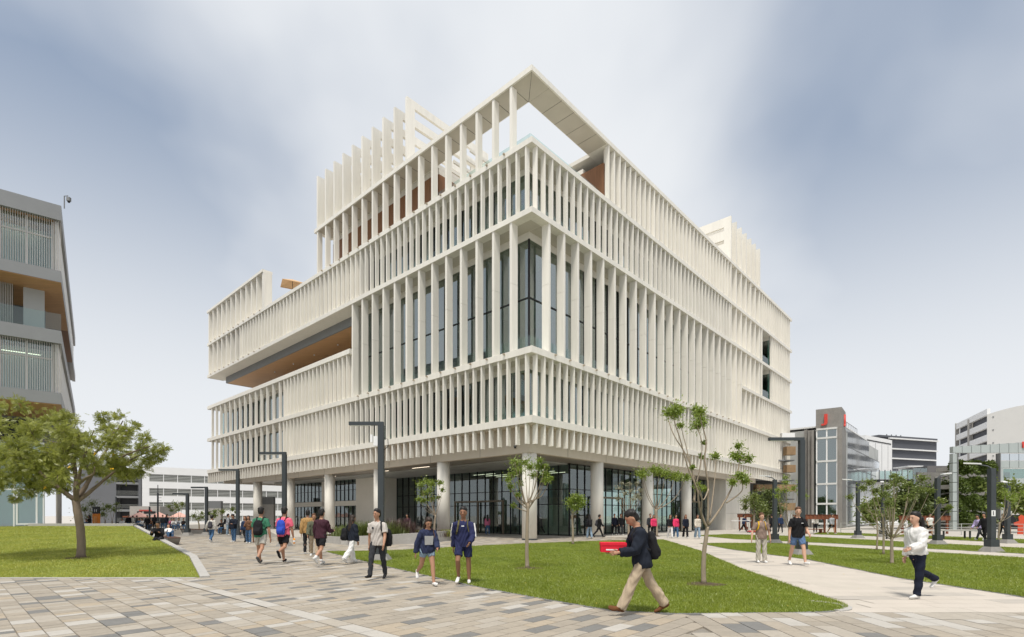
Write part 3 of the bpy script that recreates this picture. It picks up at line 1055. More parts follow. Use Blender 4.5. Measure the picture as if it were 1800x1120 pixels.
# wall with framed windows further left
part('wall', CREAM2, (6.0, 8.7, 26.7, 27.0, 0, 5.8))
part('wall', CREAM2, (6.0, 6.3, 27.0, 30.6, 0, 5.8), (6.0, 6.3, 30.6, 46.6, 2.75, 3.3), (6.0, 6.3, 37.7, 38.3, 0, 5.8), (6.0, 6.3, 45.8, 46.6, 0, 5.8))
def win(u0, u1, z0, z1):
    n = round((u1 - u0) / 0.9)
    w = (u1 - u0) / n
    for k in range(n):
        p_ = part('ribbon_pane', GLASS_G, (6.15, 6.17, u0 + w * k + .02, u0 + w * (k + 1) - .02, z0 + .03, z1 - .03))
    for k in range(n + 1):
        part('window_bar', BLACKM, (6.08, 6.2, u0 + w * k - .022, u0 + w * k + .022, z0, z1))
    for zz in (z0 + .02, (z0 + z1) / 2, z1 - .02):
        part('window_bar', BLACKM, (6.09, 6.19, u0, u1, zz - .02, zz + .02))
for (u0, u1) in ((30.6, 37.7), (38.3, 45.8)):
    win(u0, u1, 3.3, 5.78)
    win(u0, u1, 0.1, 2.75)
part('wall', CREAM2, (6.3, 20, 46.3, 46.6, 0, 5.8))
# solid stair core below the right facade
part('core_wall', CREAM, (36.3, 44.5, 1.4, 8.0, 0, 5.8))
for z in (1.9, 3.8):
    part('joint', GAP, (36.35, 44.45, 1.393, 1.398, z, z + 0.014))
part('joint', GAP, (40.4, 40.414, 1.393, 1.398, 0.05, 5.75))
# inside the lobby
part('lobby_back_wall', INT, (20, 20.3, 9, 46.3, 0, 5.8), (20.3, 36.3, 20, 20.3, 0, 5.8))
part('lobby_panel', INTW, (19.5, 19.7, 12, 22, 0, 3.6))
part('lobby_panel', INTW, (12, 18, 8.6, 8.8, 0, 2.6))
part('lobby_ceiling', INT, (3.6, 36, 3.6, 46, 5.69, 5.78))
for k in range(6):
    part('strip_light', lamp, (11 + 1.6 * (k % 3), 11.05 + 1.6 * (k % 3), 8 + 6 * (k // 3), 11 + 6 * (k // 3), 5.66, 5.69))
icol = MB().cyl(0, 0, 0, 5.7, 0.4, 20).mesh('inner_column', CREAM2, True)
for (v, u) in ((10.5, 10.2), (10.5, 19.0), (17.6, 10.2), (17.6, 19), (25.8, 6.5)):
    obj('inner_column', icol, MBLD, (v, u, 0))
# roof terrace parasols
def parasol(loc, label, col_m, w=1.5, h=2.6, group=None):
    t = thing('parasol', label, 'parasol', loc, 0.5, group)
    MB().tube([(0, 0, 0), (0, 0, h)], 0.03, 8).build('pole', DARKM, t)
    b = MB()
    b.v = [(0, 0, h)] + [(w * sx, w * sy, h - 0.62) for sx, sy in ((-1, -1), (1, -1), (1, 1), (-1, 1))] + [(w * sx, w * sy, h - 0.68) for sx, sy in ((-1, -1), (1, -1), (1, 1), (-1, 1))]
    for k in range(4):
        b.f.append((0, 1 + k, 1 + (k + 1) % 4)); b.f.append((1 + k, 5 + k, 5 + (k + 1) % 4, 1 + (k + 1) % 4))
    b.m = [0] * 8
    b.build('canopy', col_m, t)
    MB().cyl(0, 0, 0, 0.08, 0.28, 16).build('base', CONCD, t)
    return t
tanp = mat('tan_canvas', (0.55, 0.36, 0.20), 0.85, 0.05, 3)
Mw = Matrix.Translation((1.25, 33, 0)) @ Matrix.Rotation(math.atan2(RD.y, RD.x), 4, 'Z')
parasol(Mw @ Vector((1.6, 36.5, Z6)), 'tan parasol standing on the stepped roof terrace beside the raised fin screen', tanp, 1.15)
parasol(Mw @ Vector((3.4, 29.9, Z6)), 'tan parasol half hidden behind the end of the roof blades', tanp, 1.15)
# ================================================================ other buildings
def text_mesh(body, size, depth, m, name='letter'):
    cu = bpy.data.curves.new(name, 'FONT')
    cu.body = body
    cu.size = size
    cu.extrude = depth
    cu.offset = size * 0.02
    cu.align_x = 'CENTER'
    t = bpy.data.objects.new(name, cu)
    COL.objects.link(t)
    dg = bpy.context.evaluated_depsgraph_get()
    me = bpy.data.meshes.new_from_object(t.evaluated_get(dg))
    me.transform(Matrix.Rotation(R(90), 4, 'X'))
    bpy.data.objects.remove(t, do_unlink=True)
    me.materials.clear()
    me.materials.append(m)
    return me

def kid(parent, name, m, *boxes):
    b = MB()
    for q in boxes:
        b.box(*q)
    return b.build(name, m, parent)

SLAT = mat('grey_brown_slat', (0.40, 0.37, 0.34), 0.5, 0.08, 6)
FASC = mat('grey_fascia_panel', (0.235, 0.24, 0.245), 0.45, 0.06, 0.8)
GLASSB = glass_mat('pale_green_glass', (0.70, 0.82, 0.80), 0.22)
RED = mat('red_sign', (0.58, 0.06, 0.045), 0.5, 0)
ORANGE = mat('orange_sign', (0.72, 0.22, 0.02), 0.5, 0.04, 3)
RUST = mat('rusty_steel', (0.19, 0.065, 0.032), 0.7, 0.2, 4)

# ---- grey building with timber soffits on the left
LB = thing('office_block', 'grey metal office block with slatted screens and timber soffits behind the flowering tree', 'building', (-30.9, 36.0, 0), R(38.5))
XL, YB = -14.0, 34.0
for z0, z1 in ((21.84, 22.86), (17.60, 18.37), (13.40, 14.28), (9.24, 10.02)):
    for k in range(4):
        kid(LB, 'fascia_panel', FASC, (-3.6 * (k + 1) + 0.012, -3.6 * k, 0, 0.3, z0, z1))
    kid(LB, 'fascia_panel', FASC, (-0.28, 0, 0.302, YB, z0, z1))
    kid(LB, 'floor_slab', GREYM, (XL, -0.3, 0.302, YB, z0 + 0.1, z1 - 0.02))
sl = {}
for z0, z1 in ((18.37, 21.84), (10.02, 13.40)):
    me = MB().box(-0.013, 0.013, 0, 0.06, 0, z1 - z0).mesh('slat', SLAT)
    for k in range(44):
        obj('slat', me, LB, (-0.03 - 0.12 * k, 0.12, z0))
    kid(LB, 'wall', WHITEP, (XL, -0.4, 2.6, 2.8, z0, z1))
    kid(LB, 'side_wall', WHITEP, (-0.36, -0.16, 0.36, YB, z0, z1))
    for k in range(6):
        kid(LB, 'pane', GLASSB, (-1.75 - 1.3 * k, -0.52 - 1.3 * k, 0.62, 0.645, z0 + 0.05, z1 - 0.05))
        kid(LB, 'window_frame', WHITEP, (-0.53 - 1.3 * k, -0.43 - 1.3 * k, 0.56, 0.70, z0, z1))
    kid(LB, 'window_frame', WHITEP, (-8.4, -0.43, 0.57, 0.69, z0 + 2.3, z0 + 2.4))
    kid(LB, 'floor_light', lamp, (-3.4, -1.2, 2.2, 2.25, z1 - 0.5, z1 - 0.45), (-3.4, -1.2, 3.6, 3.65, z1 - 0.5, z1 - 0.45))
# recessed storey with a terrace
kid(LB, 'wall', mat('pale_grey_panel', (0.42, 0.43, 0.43), 0.6, 0.04, 1), (-2.1, -1.0, 2.4, 2.6, 14.28, 17.6))
kid(LB, 'pane', GLASSB, (XL, -2.6, 2.5, 2.53, 14.28, 17.6))
for k in range(14):
    kid(LB, 'slat', SLAT, (-2.66 - 0.085 * k, -2.62 - 0.085 * k, 2.2, 2.29, 14.28, 17.6))
kid(LB, 'wall', GREYM, (XL, -1.2, 7.0, 7.2, 14.28, 17.6))
for k in range(4):
    kid(LB, 'railing_pane', GLASS_R, (-3.5 * (k + 1) + .03, -3.5 * k - .02, 0.1, 0.12, 14.28, 15.45))
pm = MB().box(0, 13.6, 0, 0.17, -0.025, 0).mesh('plank', WOODS)
for zs in (21.9, 17.58, 9.22):
    kid(LB, 'soffit_back', WOODW, (XL, -0.02, 0.02, 24.0, zs, zs + 0.02))
    for k in range(60):
        obj('plank', pm, LB, (XL + 0.38, 0.04 + 0.2 * k, zs))
# ground storeys
for k in range(9):
    kid(LB, 'lobby_pane', GLASSB, (-1.0 - 1.5 * (k + 1) + .04, -1.0 - 1.5 * k - .04, 1.6, 1.63, 0.0, 6.6))
    kid(LB, 'lobby_mullion', WHITEP, (-1.04 - 1.5 * k, -0.96 - 1.5 * k, 1.5, 1.7, 0, 6.7))
for z in (3.4, 6.65):
    kid(LB, 'lobby_transom', WHITEP, (XL, -1.0, 1.52, 1.68, z - 0.04, z + 0.06))
kid(LB, 'window_frame', WHITEP, (-2.4, -2.3, 1.44, 1.5, 1.0, 3.3), (-1.4, -1.3, 1.44, 1.5, 1.0, 3.3), (-2.3, -1.4, 1.44, 1.5, 1.0, 1.1), (-2.3, -1.4, 1.44, 1.5, 3.2, 3.3))
kid(LB, 'wall', mat('green_grey_blind', (0.42, 0.52, 0.49), 0.7, 0.1, 0.5), (XL, -1.0, 2.6, 2.8, 0, 6.6))
kid(LB, 'wall', GREYM, (XL, -0.6, 7.6, 7.8, 6.7, 9.2))
kid(LB, 'dark_window', BLACKM, (-6.0, -2.2, 7.5, 7.58, 6.9, 9.0))
for k in range(30):
    kid(LB, 'screen_bar', SLAT, (-0.36, -0.30, 1.8 + 0.24 * k, 1.86 + 0.24 * k, 0, 4.6))
cp = thing('roof_camera', 'small security camera on a post on the roof edge of the grey office block', 'camera', (-30.95, 36.3, 22.86))
MB().tube([(0, 0, 0), (0, 0, 0.85), (0.25, 0, 0.86)], 0.035, 8).build('post', GREYM, cp)
MB().box(0.2, 0.42, -0.08, 0.08, 0.5, 0.75).build('housing', GREYM, cp)
MB().tube([(0.31, 0, 0.5), (0.31, 0, 0.42), (0.31, 0, 0.38)], [0.09, 0.08, 0.02], 10).build('lens_dome', BLACKM, cp)

# ---- white building with louvres, far left
def frame2(px0, d0, px1, d1):
    a, b = Vector((XD(px0, d0), d0)), Vector((XD(px1, d1), d1))
    return a, (b - a).length, math.atan2(b.y - a.y, b.x - a.x)
a, wl, ang = frame2(250, 120, 515, 140)
WB = thing('parking_block', 'long white block with four rows of grey louvres beyond the plaza', 'building', (a.x, a.y, 0), ang)
LOUV = mat('grey_louvre', (0.36, 0.37, 0.35), 0.5, 0.06, 1)
kid(WB, 'dark_interior', mat('dark_interior', (0.10, 0.105, 0.10), 0.8, 0.2, 0.2), (0.4, wl - .3, 1.2, 12, 0, 12.5))
rows = ((11.27, 9.56), (8.02, 6.28), (4.79, 3.03), (1.64, 0.3))
prev = 12.95
for (t_, b_) in rows:
    kid(WB, 'wall_band', WHITEP, (0, wl, 0, 0.5, t_, prev))
    prev = b_
kid(WB, 'wall_band', WHITEP, (0, wl, 0, 0.5, -0.05, prev))
kid(WB, 'wall_end', WHITEP, (0, 1.3, 0.01, 0.49, -0.05, 12.9))
kid(WB, 'wall_end', WHITEP, (wl - 1.0, wl, 0.01, 0.49, -0.05, 12.9))
nb = 11
bw_ = (wl - 2.3) / nb
for (t_, b_) in rows:
    for k in range(nb):
        lv = MB()
        for j in range(5):
            z = b_ + (t_ - b_) * (j + 0.5) / 5
            lv.box(1.3 + bw_ * k + 0.06, 1.3 + bw_ * (k + 1) - 0.06, 0.12, 0.2, z - 0.10, z + 0.10)
        tag(lv.build('louvre', LOUV, WB), kind='stuff')
        kid(WB, 'louvre_post', WHITEP, (1.3 + bw_ * k - 0.07, 1.3 + bw_ * k + 0.07, 0.05, 0.25, b_, t_))
# grey block next to it
a, wl2, ang = frame2(140, 116, 249, 121)
GB = thing('grey_block', 'dark grey block with stacked open balconies beside the white louvred block', 'building', (a.x, a.y, 0), ang)
kid(GB, 'wall', mat('slate_wall', (0.135, 0.14, 0.15), 0.8, 0.06, 0.3), (0, wl2 - 4.8, 0, 10, 0, 12.7), (wl2 - 4.8, wl2, 2.2, 10, 0, 12.7), (wl2 - 0.6, wl2 - .02, 0, 2.2, 0, 12.7))
for k in range(4):
    z = 3.1 * k
    kid(GB, 'balcony_slab', GREYM, (wl2 - 4.8, wl2 - .6, 0, 2.2, z + 2.6, z + 3.1))
    for q in range(4):
        kid(GB, 'railing_bar', LOUV, (wl2 - 4.8, wl2 - .6, 0.05, 0.09, z + 0.3 + 0.25 * q, z + 0.34 + 0.25 * q))
    kid(GB, 'balcony_back', BLACKM, (wl2 - 4.4, wl2 - 1.2, 2.12, 2.19, z + .1, z + 2.5))
# kiosk with red lettering
KP = P(228, 925.5)
KD = 78.0
kx = lambda px: XD(px, KD)
kz = lambda py: ZD(py, KD)
KI = thing('kiosk', 'small concrete cafe kiosk with red lettering above three dark windows', 'kiosk', (kx(228), KD, 0))
ko = kx(228)
kid(KI, 'wall', CONC, (0, kx(281) - ko, 0, 4, kz(907), kz(890)), (0, kx(281) - ko, 1.2, 4, 0, kz(907)))
kid(KI, 'canopy', RUST, (-0.4, kx(283) - ko, -0.9, 0, kz(909.5), kz(907.2)))
for k in range(3):
    kid(KI, 'window', BLACKM, (kx(241 + 12 * k) - ko, kx(249.5 + 12 * k) - ko, -0.03, 0.02, kz(903), kz(898.8)))
kid(KI, 'letter_rail', RED, (kx(245) - ko, kx(268) - ko, -0.05, -0.03, kz(898.6), kz(898.2)))
for k in range(9):      # lettering too small to read: separate red strokes
    x0 = kx(245) - ko + 0.21 * k
    kid(KI, 'letter', RED, (x0, x0 + 0.15, -0.06, -0.028, kz(898.0), kz(896.2)))
pinkp = mat('pink_canvas', (0.68, 0.40, 0.34), 0.8, 0.05, 2)
for k, (px, lab) in enumerate(((246, 'pink parasol nearest the rusty canopy of the cafe kiosk'), (273, 'pink parasol between two others beside the cafe kiosk'), (303, 'pink parasol farthest from the cafe kiosk wall'))):
    parasol((XD(px, 66), 66 + 0.7 * k, -0.05), lab, pinkp, 1.05, 2.15, 'parasols at the cafe')
# orange pylon sign
py_ = P(168, 927)
OS = thing('pylon_sign', 'orange upright sign with a black top numbered 11', 'sign', (XD(168, 48), 48.0, -0.05))
kid(OS, 'panel', ORANGE, (-0.29, 0.29, 0, 0.18, 0, 1.85))
kid(OS, 'cap', BLACKM, (-0.29, 0.29, 0, 0.18, 1.85, 2.5))
kid(OS, 'fine_print', mat('sign_print', (0.75, 0.40, 0.16), 0.6, 0), (-0.15, -0.05, -0.012, -0.002, 0.9, 1.6), (0.02, 0.08, -0.012, -0.002, 0.7, 1.6))
nm = text_mesh('11', 0.34, 0.01, WHITEP, 'number')
obj('number', nm, OS, (0, -0.012, 2.02))

# ---- right: concrete tower with a J
JD = 70.0
jx = lambda px: XD(px, JD)
jz = lambda py: ZD(py, JD)
JT = thing('stair_tower', 'grey concrete tower with a red letter J above its glazed shaft', 'building', (0, JD, 0))
kid(JT, 'sign_block', CONCD, (jx(1434), jx(1479), 0, 4.5, jz(752), jz(718)))
kid(JT, 'pier', CONCD, (jx(1472), jx(1480), -0.15, 4.4, -0.1, jz(752)))
kid(JT, 'wall_fin', CONCD, (jx(1409), jx(1415), 1.5, 6, -0.1, jz(749)))
kid(JT, 'wall_fin', CONCD, (jx(1417), jx(1423), 1.0, 6, -0.1, jz(752)))
kid(JT, 'wall_fin', CONCD, (jx(1425), jx(1430), 0.4, 6, -0.1, jz(753)))
kid(JT, 'back_wall', INT, (jx(1409), jx(1480), 5.6, 6.1, -0.1, jz(753)))
kid(JT, 'recess_wall', GREYM, (jx(1415), jx(1434), 3.0, 3.2, -0.1, jz(754)))
for k, y in enumerate((753, 769, 810, 850, 885, 920)):
    kid(JT, 'landing', mat('landing_white%d' % k, (0.6, 0.61, 0.6), 0.6, 0.05, 1), (jx(1435), jx(1471.8), -0.1, 3.5, jz(y + 2.2), jz(y - 1)))
ys = (753, 769, 810, 850, 885, 920, 932)
for r_ in range(6):
    for k in range(2):
        x0 = 1436 + 17.8 * k
        kid(JT, 'shaft_pane', GLASS if r_ < 4 else GLASSB, (jx(x0) + .05, jx(x0 + 17.6) - .05, 0.05, 0.08, jz(ys[r_ + 1]) + .1, jz(ys[r_]) - .2))
    for k in range(3):
        kid(JT, 'shaft_frame', WHITEP, (jx(1435.5 + 17.8 * k) - .09, jx(1435.5 + 17.8 * k) + .09, -0.02, 0.16, jz(ys[r_ + 1]) + .08, jz(ys[r_]) - .17))
Jm = text_mesh('J', 1.75, 0.12, RED)
obj('letter', Jm, JT, (jx(1452), -0.13, jz(742.5))).scale = (1.75, 1, 0.9)
j2 = obj('letter', Jm, JT, (jx(1479) + 0.13, 2.6, jz(742.5)), R(90))
th_ = R(-38)                               # the tower stands turned towards the lawn
cx_ = jx(1455)
JT.scale = (.87, 1, 1)
JT.rotation_euler = (0, 0, th_)
JT.location = (cx_ - .87 * cx_ * math.cos(th_), JD - .87 * cx_ * math.sin(th_), 0)
# terraces with planters on its left
TR = thing('terraced_building', 'terraced building with brown planter bands and greenery beside the concrete tower', 'building', (0, JD + 1, 0))
BROWN = mat('brown_brick_band', (0.27, 0.18, 0.10), 0.85, 0.2, 1.2)
kid(TR, 'back_wall', INT, (jx(1322), jx(1408), 5.6, 6, 0, jz(768)))
for (x0, x1, y0, y1) in ((1390, 1406, 783, 798), (1390, 1406, 816, 829), (1336, 1406, 851, 863), (1344, 1406, 884, 897)):
    kid(TR, 'planter_band', BROWN, (jx(x0), jx(x1), 0, 1.0, jz(y1), jz(y0)))
kid(TR, 'roof_slab', WHITEP, (jx(1385), jx(1408), 0.5, 6, jz(766), jz(758)))
for y in (806, 842, 876):
    kid(TR, 'floor_slab', GREYM, (jx(1330), jx(1408), 0.6, 5.5, jz(y + 2), jz(y)))
for px in (1354, 1362, 1400):
    kid(TR, 'column', WHITEP, (jx(px) - .3, jx(px) + .3, 0.7, 1.3, 0, jz(897)))
# curtain-wall wing on its right
a, wl3, ang = frame2(1480, 71, 1546, 96)
CW_ = thing('curtain_wall_wing', 'mirror glass wing with pale panels joined to the concrete tower', 'building', (a.x, a.y, 0), ang)
MIRR = mat('reflective_glass', (0.10, 0.115, 0.12), 0.06, 0, spec=1.0)
MIRR.node_tree.nodes['Principled BSDF'].inputs['Metallic'].default_value = 0.75
MIRR.node_tree.nodes['Principled BSDF'].inputs['Base Color'].default_value = (0.62, 0.66, 0.69, 1)
kid(CW_, 'core', INT, (0, wl3, 0.2, 12, 0, 13.6))
hts = (0.2, 3.0, 5.8, 8.6, 11.4, 13.9)
nx = 9
for r_ in range(5):
    for k in range(nx):
        x0, x1 = wl3 * k / nx, wl3 * (k + 1) / nx
        if r_ == 4 and k > 5:
            continue
        kid(CW_, 'glass_panel', MIRR, (x0 + .04, x1 - .04, 0.03, 0.15, hts[r_] + .05, hts[r_ + 1] - .05))
    kid(CW_, 'spandrel', GREYM, (0, wl3, 0.0, 0.16, hts[r_] - .02, hts[r_] + .05))
kid(CW_, 'parapet', WHITEP, (0, wl3 * .6, 0, 10, 13.9, 14.1))
for k in range(9):
    kid(CW_, 'roof_rail_post', GREYM, (0.4 + 1.6 * k, 0.46 + 1.6 * k, .3, .36, 14.1, 15.0))
kid(CW_, 'roof_rail', GREYM, (0.4, 13.3, .3, .36, 14.96, 15.02))
a, wl4, ang = frame2(1521, 105, 1566, 112)
W3 = thing('white_annex', 'pale panelled annex behind the mirror glass wing', 'building', (a.x, a.y, 0), ang)
kid(W3, 'wall', WHITEP, (0, wl4 * 1.05, 0, 8, 0, ZD(766, 106)))
kid(W3, 'window_band', BLACKM, (0, wl4, -.05, -.005, ZD(775, 106), ZD(773, 106)))
for k in range(4):
    kid(W3, 'panel_joint', GREYM, (wl4 * (k + .5) / 4, wl4 * (k + .5) / 4 + .08, -.03, -.004, 0, ZD(777, 106)))
# dark block with white lines
a, wl5, ang = frame2(1545, 150, 1648, 158)
DK = thing('dark_block', 'distant dark grey block with three thin white floor lines', 'building', (a.x, a.y, 0), ang)
SLATE = mat('slate_cladding', (0.085, 0.09, 0.105), 0.7, 0.05, 0.3, stretch=(1, 1, 8))
zt = lambda py: ZD(py, 154)
kid(DK, 'wall', SLATE, (0, wl5, 0.3, 20, zt(840), zt(768)))
for y0, y1, e in ((768, 771.5, 1.0), (774, 789, .985), (792.5, 806, .965), (809, 840, .94)):
    kid(DK, 'cladding_band', SLATE, (0, wl5 * e, 0, 0.295, zt(y1), zt(y0)))
for y, e in ((772.8, 1.0), (790.8, .98), (807.5, .96)):
    kid(DK, 'white_line', WHITEP, (wl5 * .15, wl5 * e, -0.5, -0.003, zt(y + 1.1), zt(y - 1.1)))
kid(DK, 'roof_plant', CONC, (wl5 * .42, wl5 * .6, 4, 10, zt(768), zt(764)))
for k in range(4):
    kid(DK, 'roof_rail', GREYM, (wl5 * (.3 + .08 * k), wl5 * (.3 + .08 * k) + .2, 3, 3.2, zt(768), zt(762)))
# low link building: white gallery, green glass, dark wall
LKD = 92.0
lx = lambda px: XD(px, LKD)
lz = lambda py: ZD(py, LKD)
LK = thing('link_building', 'low link building of white gallery, green glass and a plain dark wall', 'building', (0, LKD, 0))
kid(LK, 'dark_wall', mat('plain_dark_wall', (0.125, 0.12, 0.12), 0.8, 0.05, .4), (lx(1630), lx(1680), 0, 6, 0, lz(819)))
kid(LK, 'gallery_wall', WHITEP, (lx(1500), lx(1605), 1.2, 6, 0, lz(828)))
for k in range(6):
    kid(LK, 'gallery_pane', GLASSB, (lx(1546 + 10 * k) + .05, lx(1556 + 10 * k) - .05, .02, .06, lz(842), lz(828)))
    kid(LK, 'gallery_post', GREYM, (lx(1546 + 10 * k) - .06, lx(1546 + 10 * k) + .06, -.03, .12, lz(846), lz(826)))
kid(LK, 'gallery_deck', BLACKM, (lx(1540), lx(1606), -0.1, 1.2, lz(847), lz(843)))
for k in range(2):
    for j in range(2):
        kid(LK, 'green_pane', GLASSB, (lx(1606 + 12 * k) + .05, lx(1618 + 12 * k) - .05, 0.0, 0.05, lz(838 + 16 * j), lz(823 + 16 * j)))
kid(LK, 'green_frame', GREYM, (lx(1605), lx(1606), -.03, .1, 0, lz(822)), (lx(1617.6), lx(1618.3), -.03, .1, 0, lz(822)), (lx(1605), lx(1630), -.03, .1, lz(839), lz(838.2)))
kid(LK, 'green_room', mat('green_room_wall', (0.33, 0.42, 0.40), .8, .1, .4), (lx(1606), lx(1630), 3, 3.2, 0, lz(823)))
kid(LK, 'small_roof', WHITEP, (lx(1657), lx(1686), 8, 12, lz(813), lz(811)))
kid(LK, 'small_wall', WHITEP, (lx(1660), lx(1686), 9, 11, lz(820), lz(813)))
# tall white block, upper right
a, wl6, ang = frame2(1680, 135, 1735, 118)
PT = thing('white_tower', 'tall white block with ramped parking openings behind the green wall', 'building', (a.x, a.y, 0), ang)
zp = lambda py: ZD(py, 130)
kid(PT, 'dark_interior', SLATE, (0.3, wl6, 0.8, 14, 0, 24.6))
for k in range(9):
    z = 25.2 - 2.9 * k
    if z < 2: break
    MB().hexa([(0, 0, z - 1.4), (wl6, 0, z - 0.9), (wl6, .6, z - 0.9), (0, .6, z - 1.4), (0, 0, z), (wl6, 0, z + 0.5), (wl6, .6, z + 0.5), (0, .6, z)]).build('ramp_band', WHITEP, PT)
kid(PT, 'post', CONC, (wl6 * .42, wl6 * .47, -.1, .7, 0, 25.0), (-.1, .25, -.12, .72, 0, 25.4))
kid(PT, 'roof_wall', mat('stained_concrete', (.45, .42, .37), .8, .2, 1), (0.1, wl6 * .5, 2, 2.4, 24.6, 26.0))
a2, wl7, ang2 = frame2(1735, 118, 1835, 112)
PW = thing('white_blank_block', 'large blank pale panelled wall with a rounded top behind the glass frame', 'building', (a2.x, a2.y, 0), ang2)
PALEG = mat('pale_grey_cladding', (0.55, 0.545, 0.525), 0.7, 0.03, .4)
top = lambda f: 24.4 + 1.3 * math.sin(min(1, f * 1.3) * 1.57)
for k in range(6):
    f0, f1 = k / 6, (k + 1) / 6
    MB().hexa([(wl7 * f0, 0, 0), (wl7 * f1, 0, 0), (wl7 * f1, 8, 0), (wl7 * f0, 8, 0), (wl7 * f0, 0, top(f0)), (wl7 * f1, 0, top(f1)), (wl7 * f1, 8, top(f1)), (wl7 * f0, 8, top(f0))]).build('wall_panel', PALEG, PW)
for k in range(5):
    kid(PW, 'bolt', GREYM, (0.9, 1.15, -.1, 0, 12 + 2.9 * k, 12.25 + 2.9 * k))
# glass portal frame with hanging gardens
GD = 62.0
gx = lambda px: XD(px, GD)
gz = lambda py: ZD(py, GD)
GW = thing('garden_building', 'glass framed building with three hanging garden balconies and a red letter E', 'building', (0, GD, 0))
PGL = mat('pale_glass_panel', (0.36, 0.40, 0.39), 0.25, 0.05, .6, spec=.7)
for k in range(11):
    px = 1675 + 16.4 * k
    kid(GW, 'frame_panel', PGL, (gx(px) + .03, gx(px + 16.4) - .03, 0, .5, gz(796 + 0 * k), gz(785 - 1.0 * k)))
for k in range(9):
    kid(GW, 'frame_panel', PGL, (gx(1675), gx(1682.5), 0, .5, gz(797 + 17 * (k + 1)) + .03, gz(797 + 17 * k) - .03))
kid(GW, 'frame_edge', GREYM, (gx(1682.6), gx(1683.6), -.1, .5, 0, gz(797)), (gx(1757), gx(1758.2), -.1, .5, 0, gz(797)))
for j in range(2):
    for k in range(5):
        x0 = 1758.4 + 16.4 * k
        kid(GW, 'frame_panel', PGL, (gx(x0) + .03, gx(x0 + 16.4) - .03, 0.02, .5, gz(823 + 0) + .03, gz(810) - .03)) if j else \
            kid(GW, 'mirror_panel', MIRR, (gx(x0) + .03, gx(x0 + 16.4) - .03, 0.02, .5, gz(810) + .03, gz(797) - .03))
kid(GW, 'window_strip', GLASS, (gx(1764), gx(1850), .1, .13, gz(841), gz(824)))
kid(GW, 'wall', PGL, (gx(1758.4), gx(1764), 0.03, .5, 0, gz(823)), (gx(1764), gx(1850), .04, .5, gz(855), gz(841.2)))
kid(GW, 'back_wall', CONCD, (gx(1683), gx(1860), 6, 6.4, 0, gz(823)))
kid(GW, 'dark_base', BLACKM, (gx(1764), gx(1860), 2, 2.2, 0, gz(905)))
Em = text_mesh('E', 1.0, .06, RED)
obj('letter', Em, GW, (gx(1799), -.08, gz(787)))
HANG = leaf_mat('hanging_leaves', (0.05, 0.085, 0.014), (0.17, 0.23, 0.045), .3, .9)
bands = ((811, 825), (840, 857), (871, 891), (902, 917))
def leaf_cloud(pts, l, w, g, droop=0.0):
    """arrays of folded leaf quads round the points"""
    n = len(pts)
    d = g.normal(0, 1, (n, 3))
    d[:, 2] -= droop
    d /= np.linalg.norm(d, axis=1)[:, None] + 1e-9
    e = np.cross(d, g.normal(0, 1, (n, 3)))
    e /= np.linalg.norm(e, axis=1)[:, None] + 1e-9
    L_ = l * g.uniform(.6, 1.3, n)[:, None]
    W_ = w * g.uniform(.7, 1.2, n)[:, None]
    a = pts
    b = pts + d * L_ * .5 + e * W_
    c = pts + d * L_
    f = pts + d * L_ * .5 - e * W_
    return np.stack([a, b, c, f], 1).reshape(-1, 3)
def quad_obj(name, vs, m, parent, kind=None):
    n = len(vs) // 4
    me = bpy.data.meshes.new(name)
    me.vertices.add(4 * n); me.loops.add(4 * n); me.polygons.add(n)
    me.vertices.foreach_set('co', np.asarray(vs, dtype=np.float32).ravel())
    me.loops.foreach_set('vertex_index', np.arange(4 * n, dtype=np.int32))
    me.polygons.foreach_set('loop_start', np.arange(0, 4 * n, 4, dtype=np.int32))
    me.polygons.foreach_set('loop_total', np.full(n, 4, dtype=np.int32))
    me.materials.append(m)
    me.update()
    o = obj(name, me, parent)
    if kind: tag(o, kind=kind)
    return o
for k, (y0, y1) in enumerate(bands):
    kid(GW, 'balcony', CONC, (gx(1684), gx(1756), .8, 3.2, gz(y1 + 1), gz(y1 - 6)))
    MB().hexa([(gx(1690), 3.4, gz(y1 + 12)), (gx(1752), 3.4, gz(y1 + 2)), (gx(1752), 4.0, gz(y1 + 2)), (gx(1690), 4.0, gz(y1 + 12)),
               (gx(1690), 3.4, gz(y1 + 10)), (gx(1752), 3.4, gz(y1 - 1)), (gx(1752), 4.0, gz(y1 - 1)), (gx(1690), 4.0, gz(y1 + 10))]).build('stair_flight', CONC, GW)
    g = np.random.default_rng(40 + k)
    n = 9500
    xx = g.uniform(gx(1683.5), gx(1757), n)
    edge = gz(y1) - .25 * np.abs(np.sin(xx * 1.9)) - .3 * g.random(n) ** 3
    zz = edge + (gz(y0) - edge) * g.beta(1.3, 1.1, n) + .12 * np.sin(xx * 3.1)
    pts = np.stack([xx, .55 + .3 * g.random(n) - .25 * np.sin(xx * 2.3 + zz * 2), zz], 1)
    quad_obj('hanging_garden', leaf_cloud(pts, .36, .12, g, .8), HANG, GW, 'stuff')

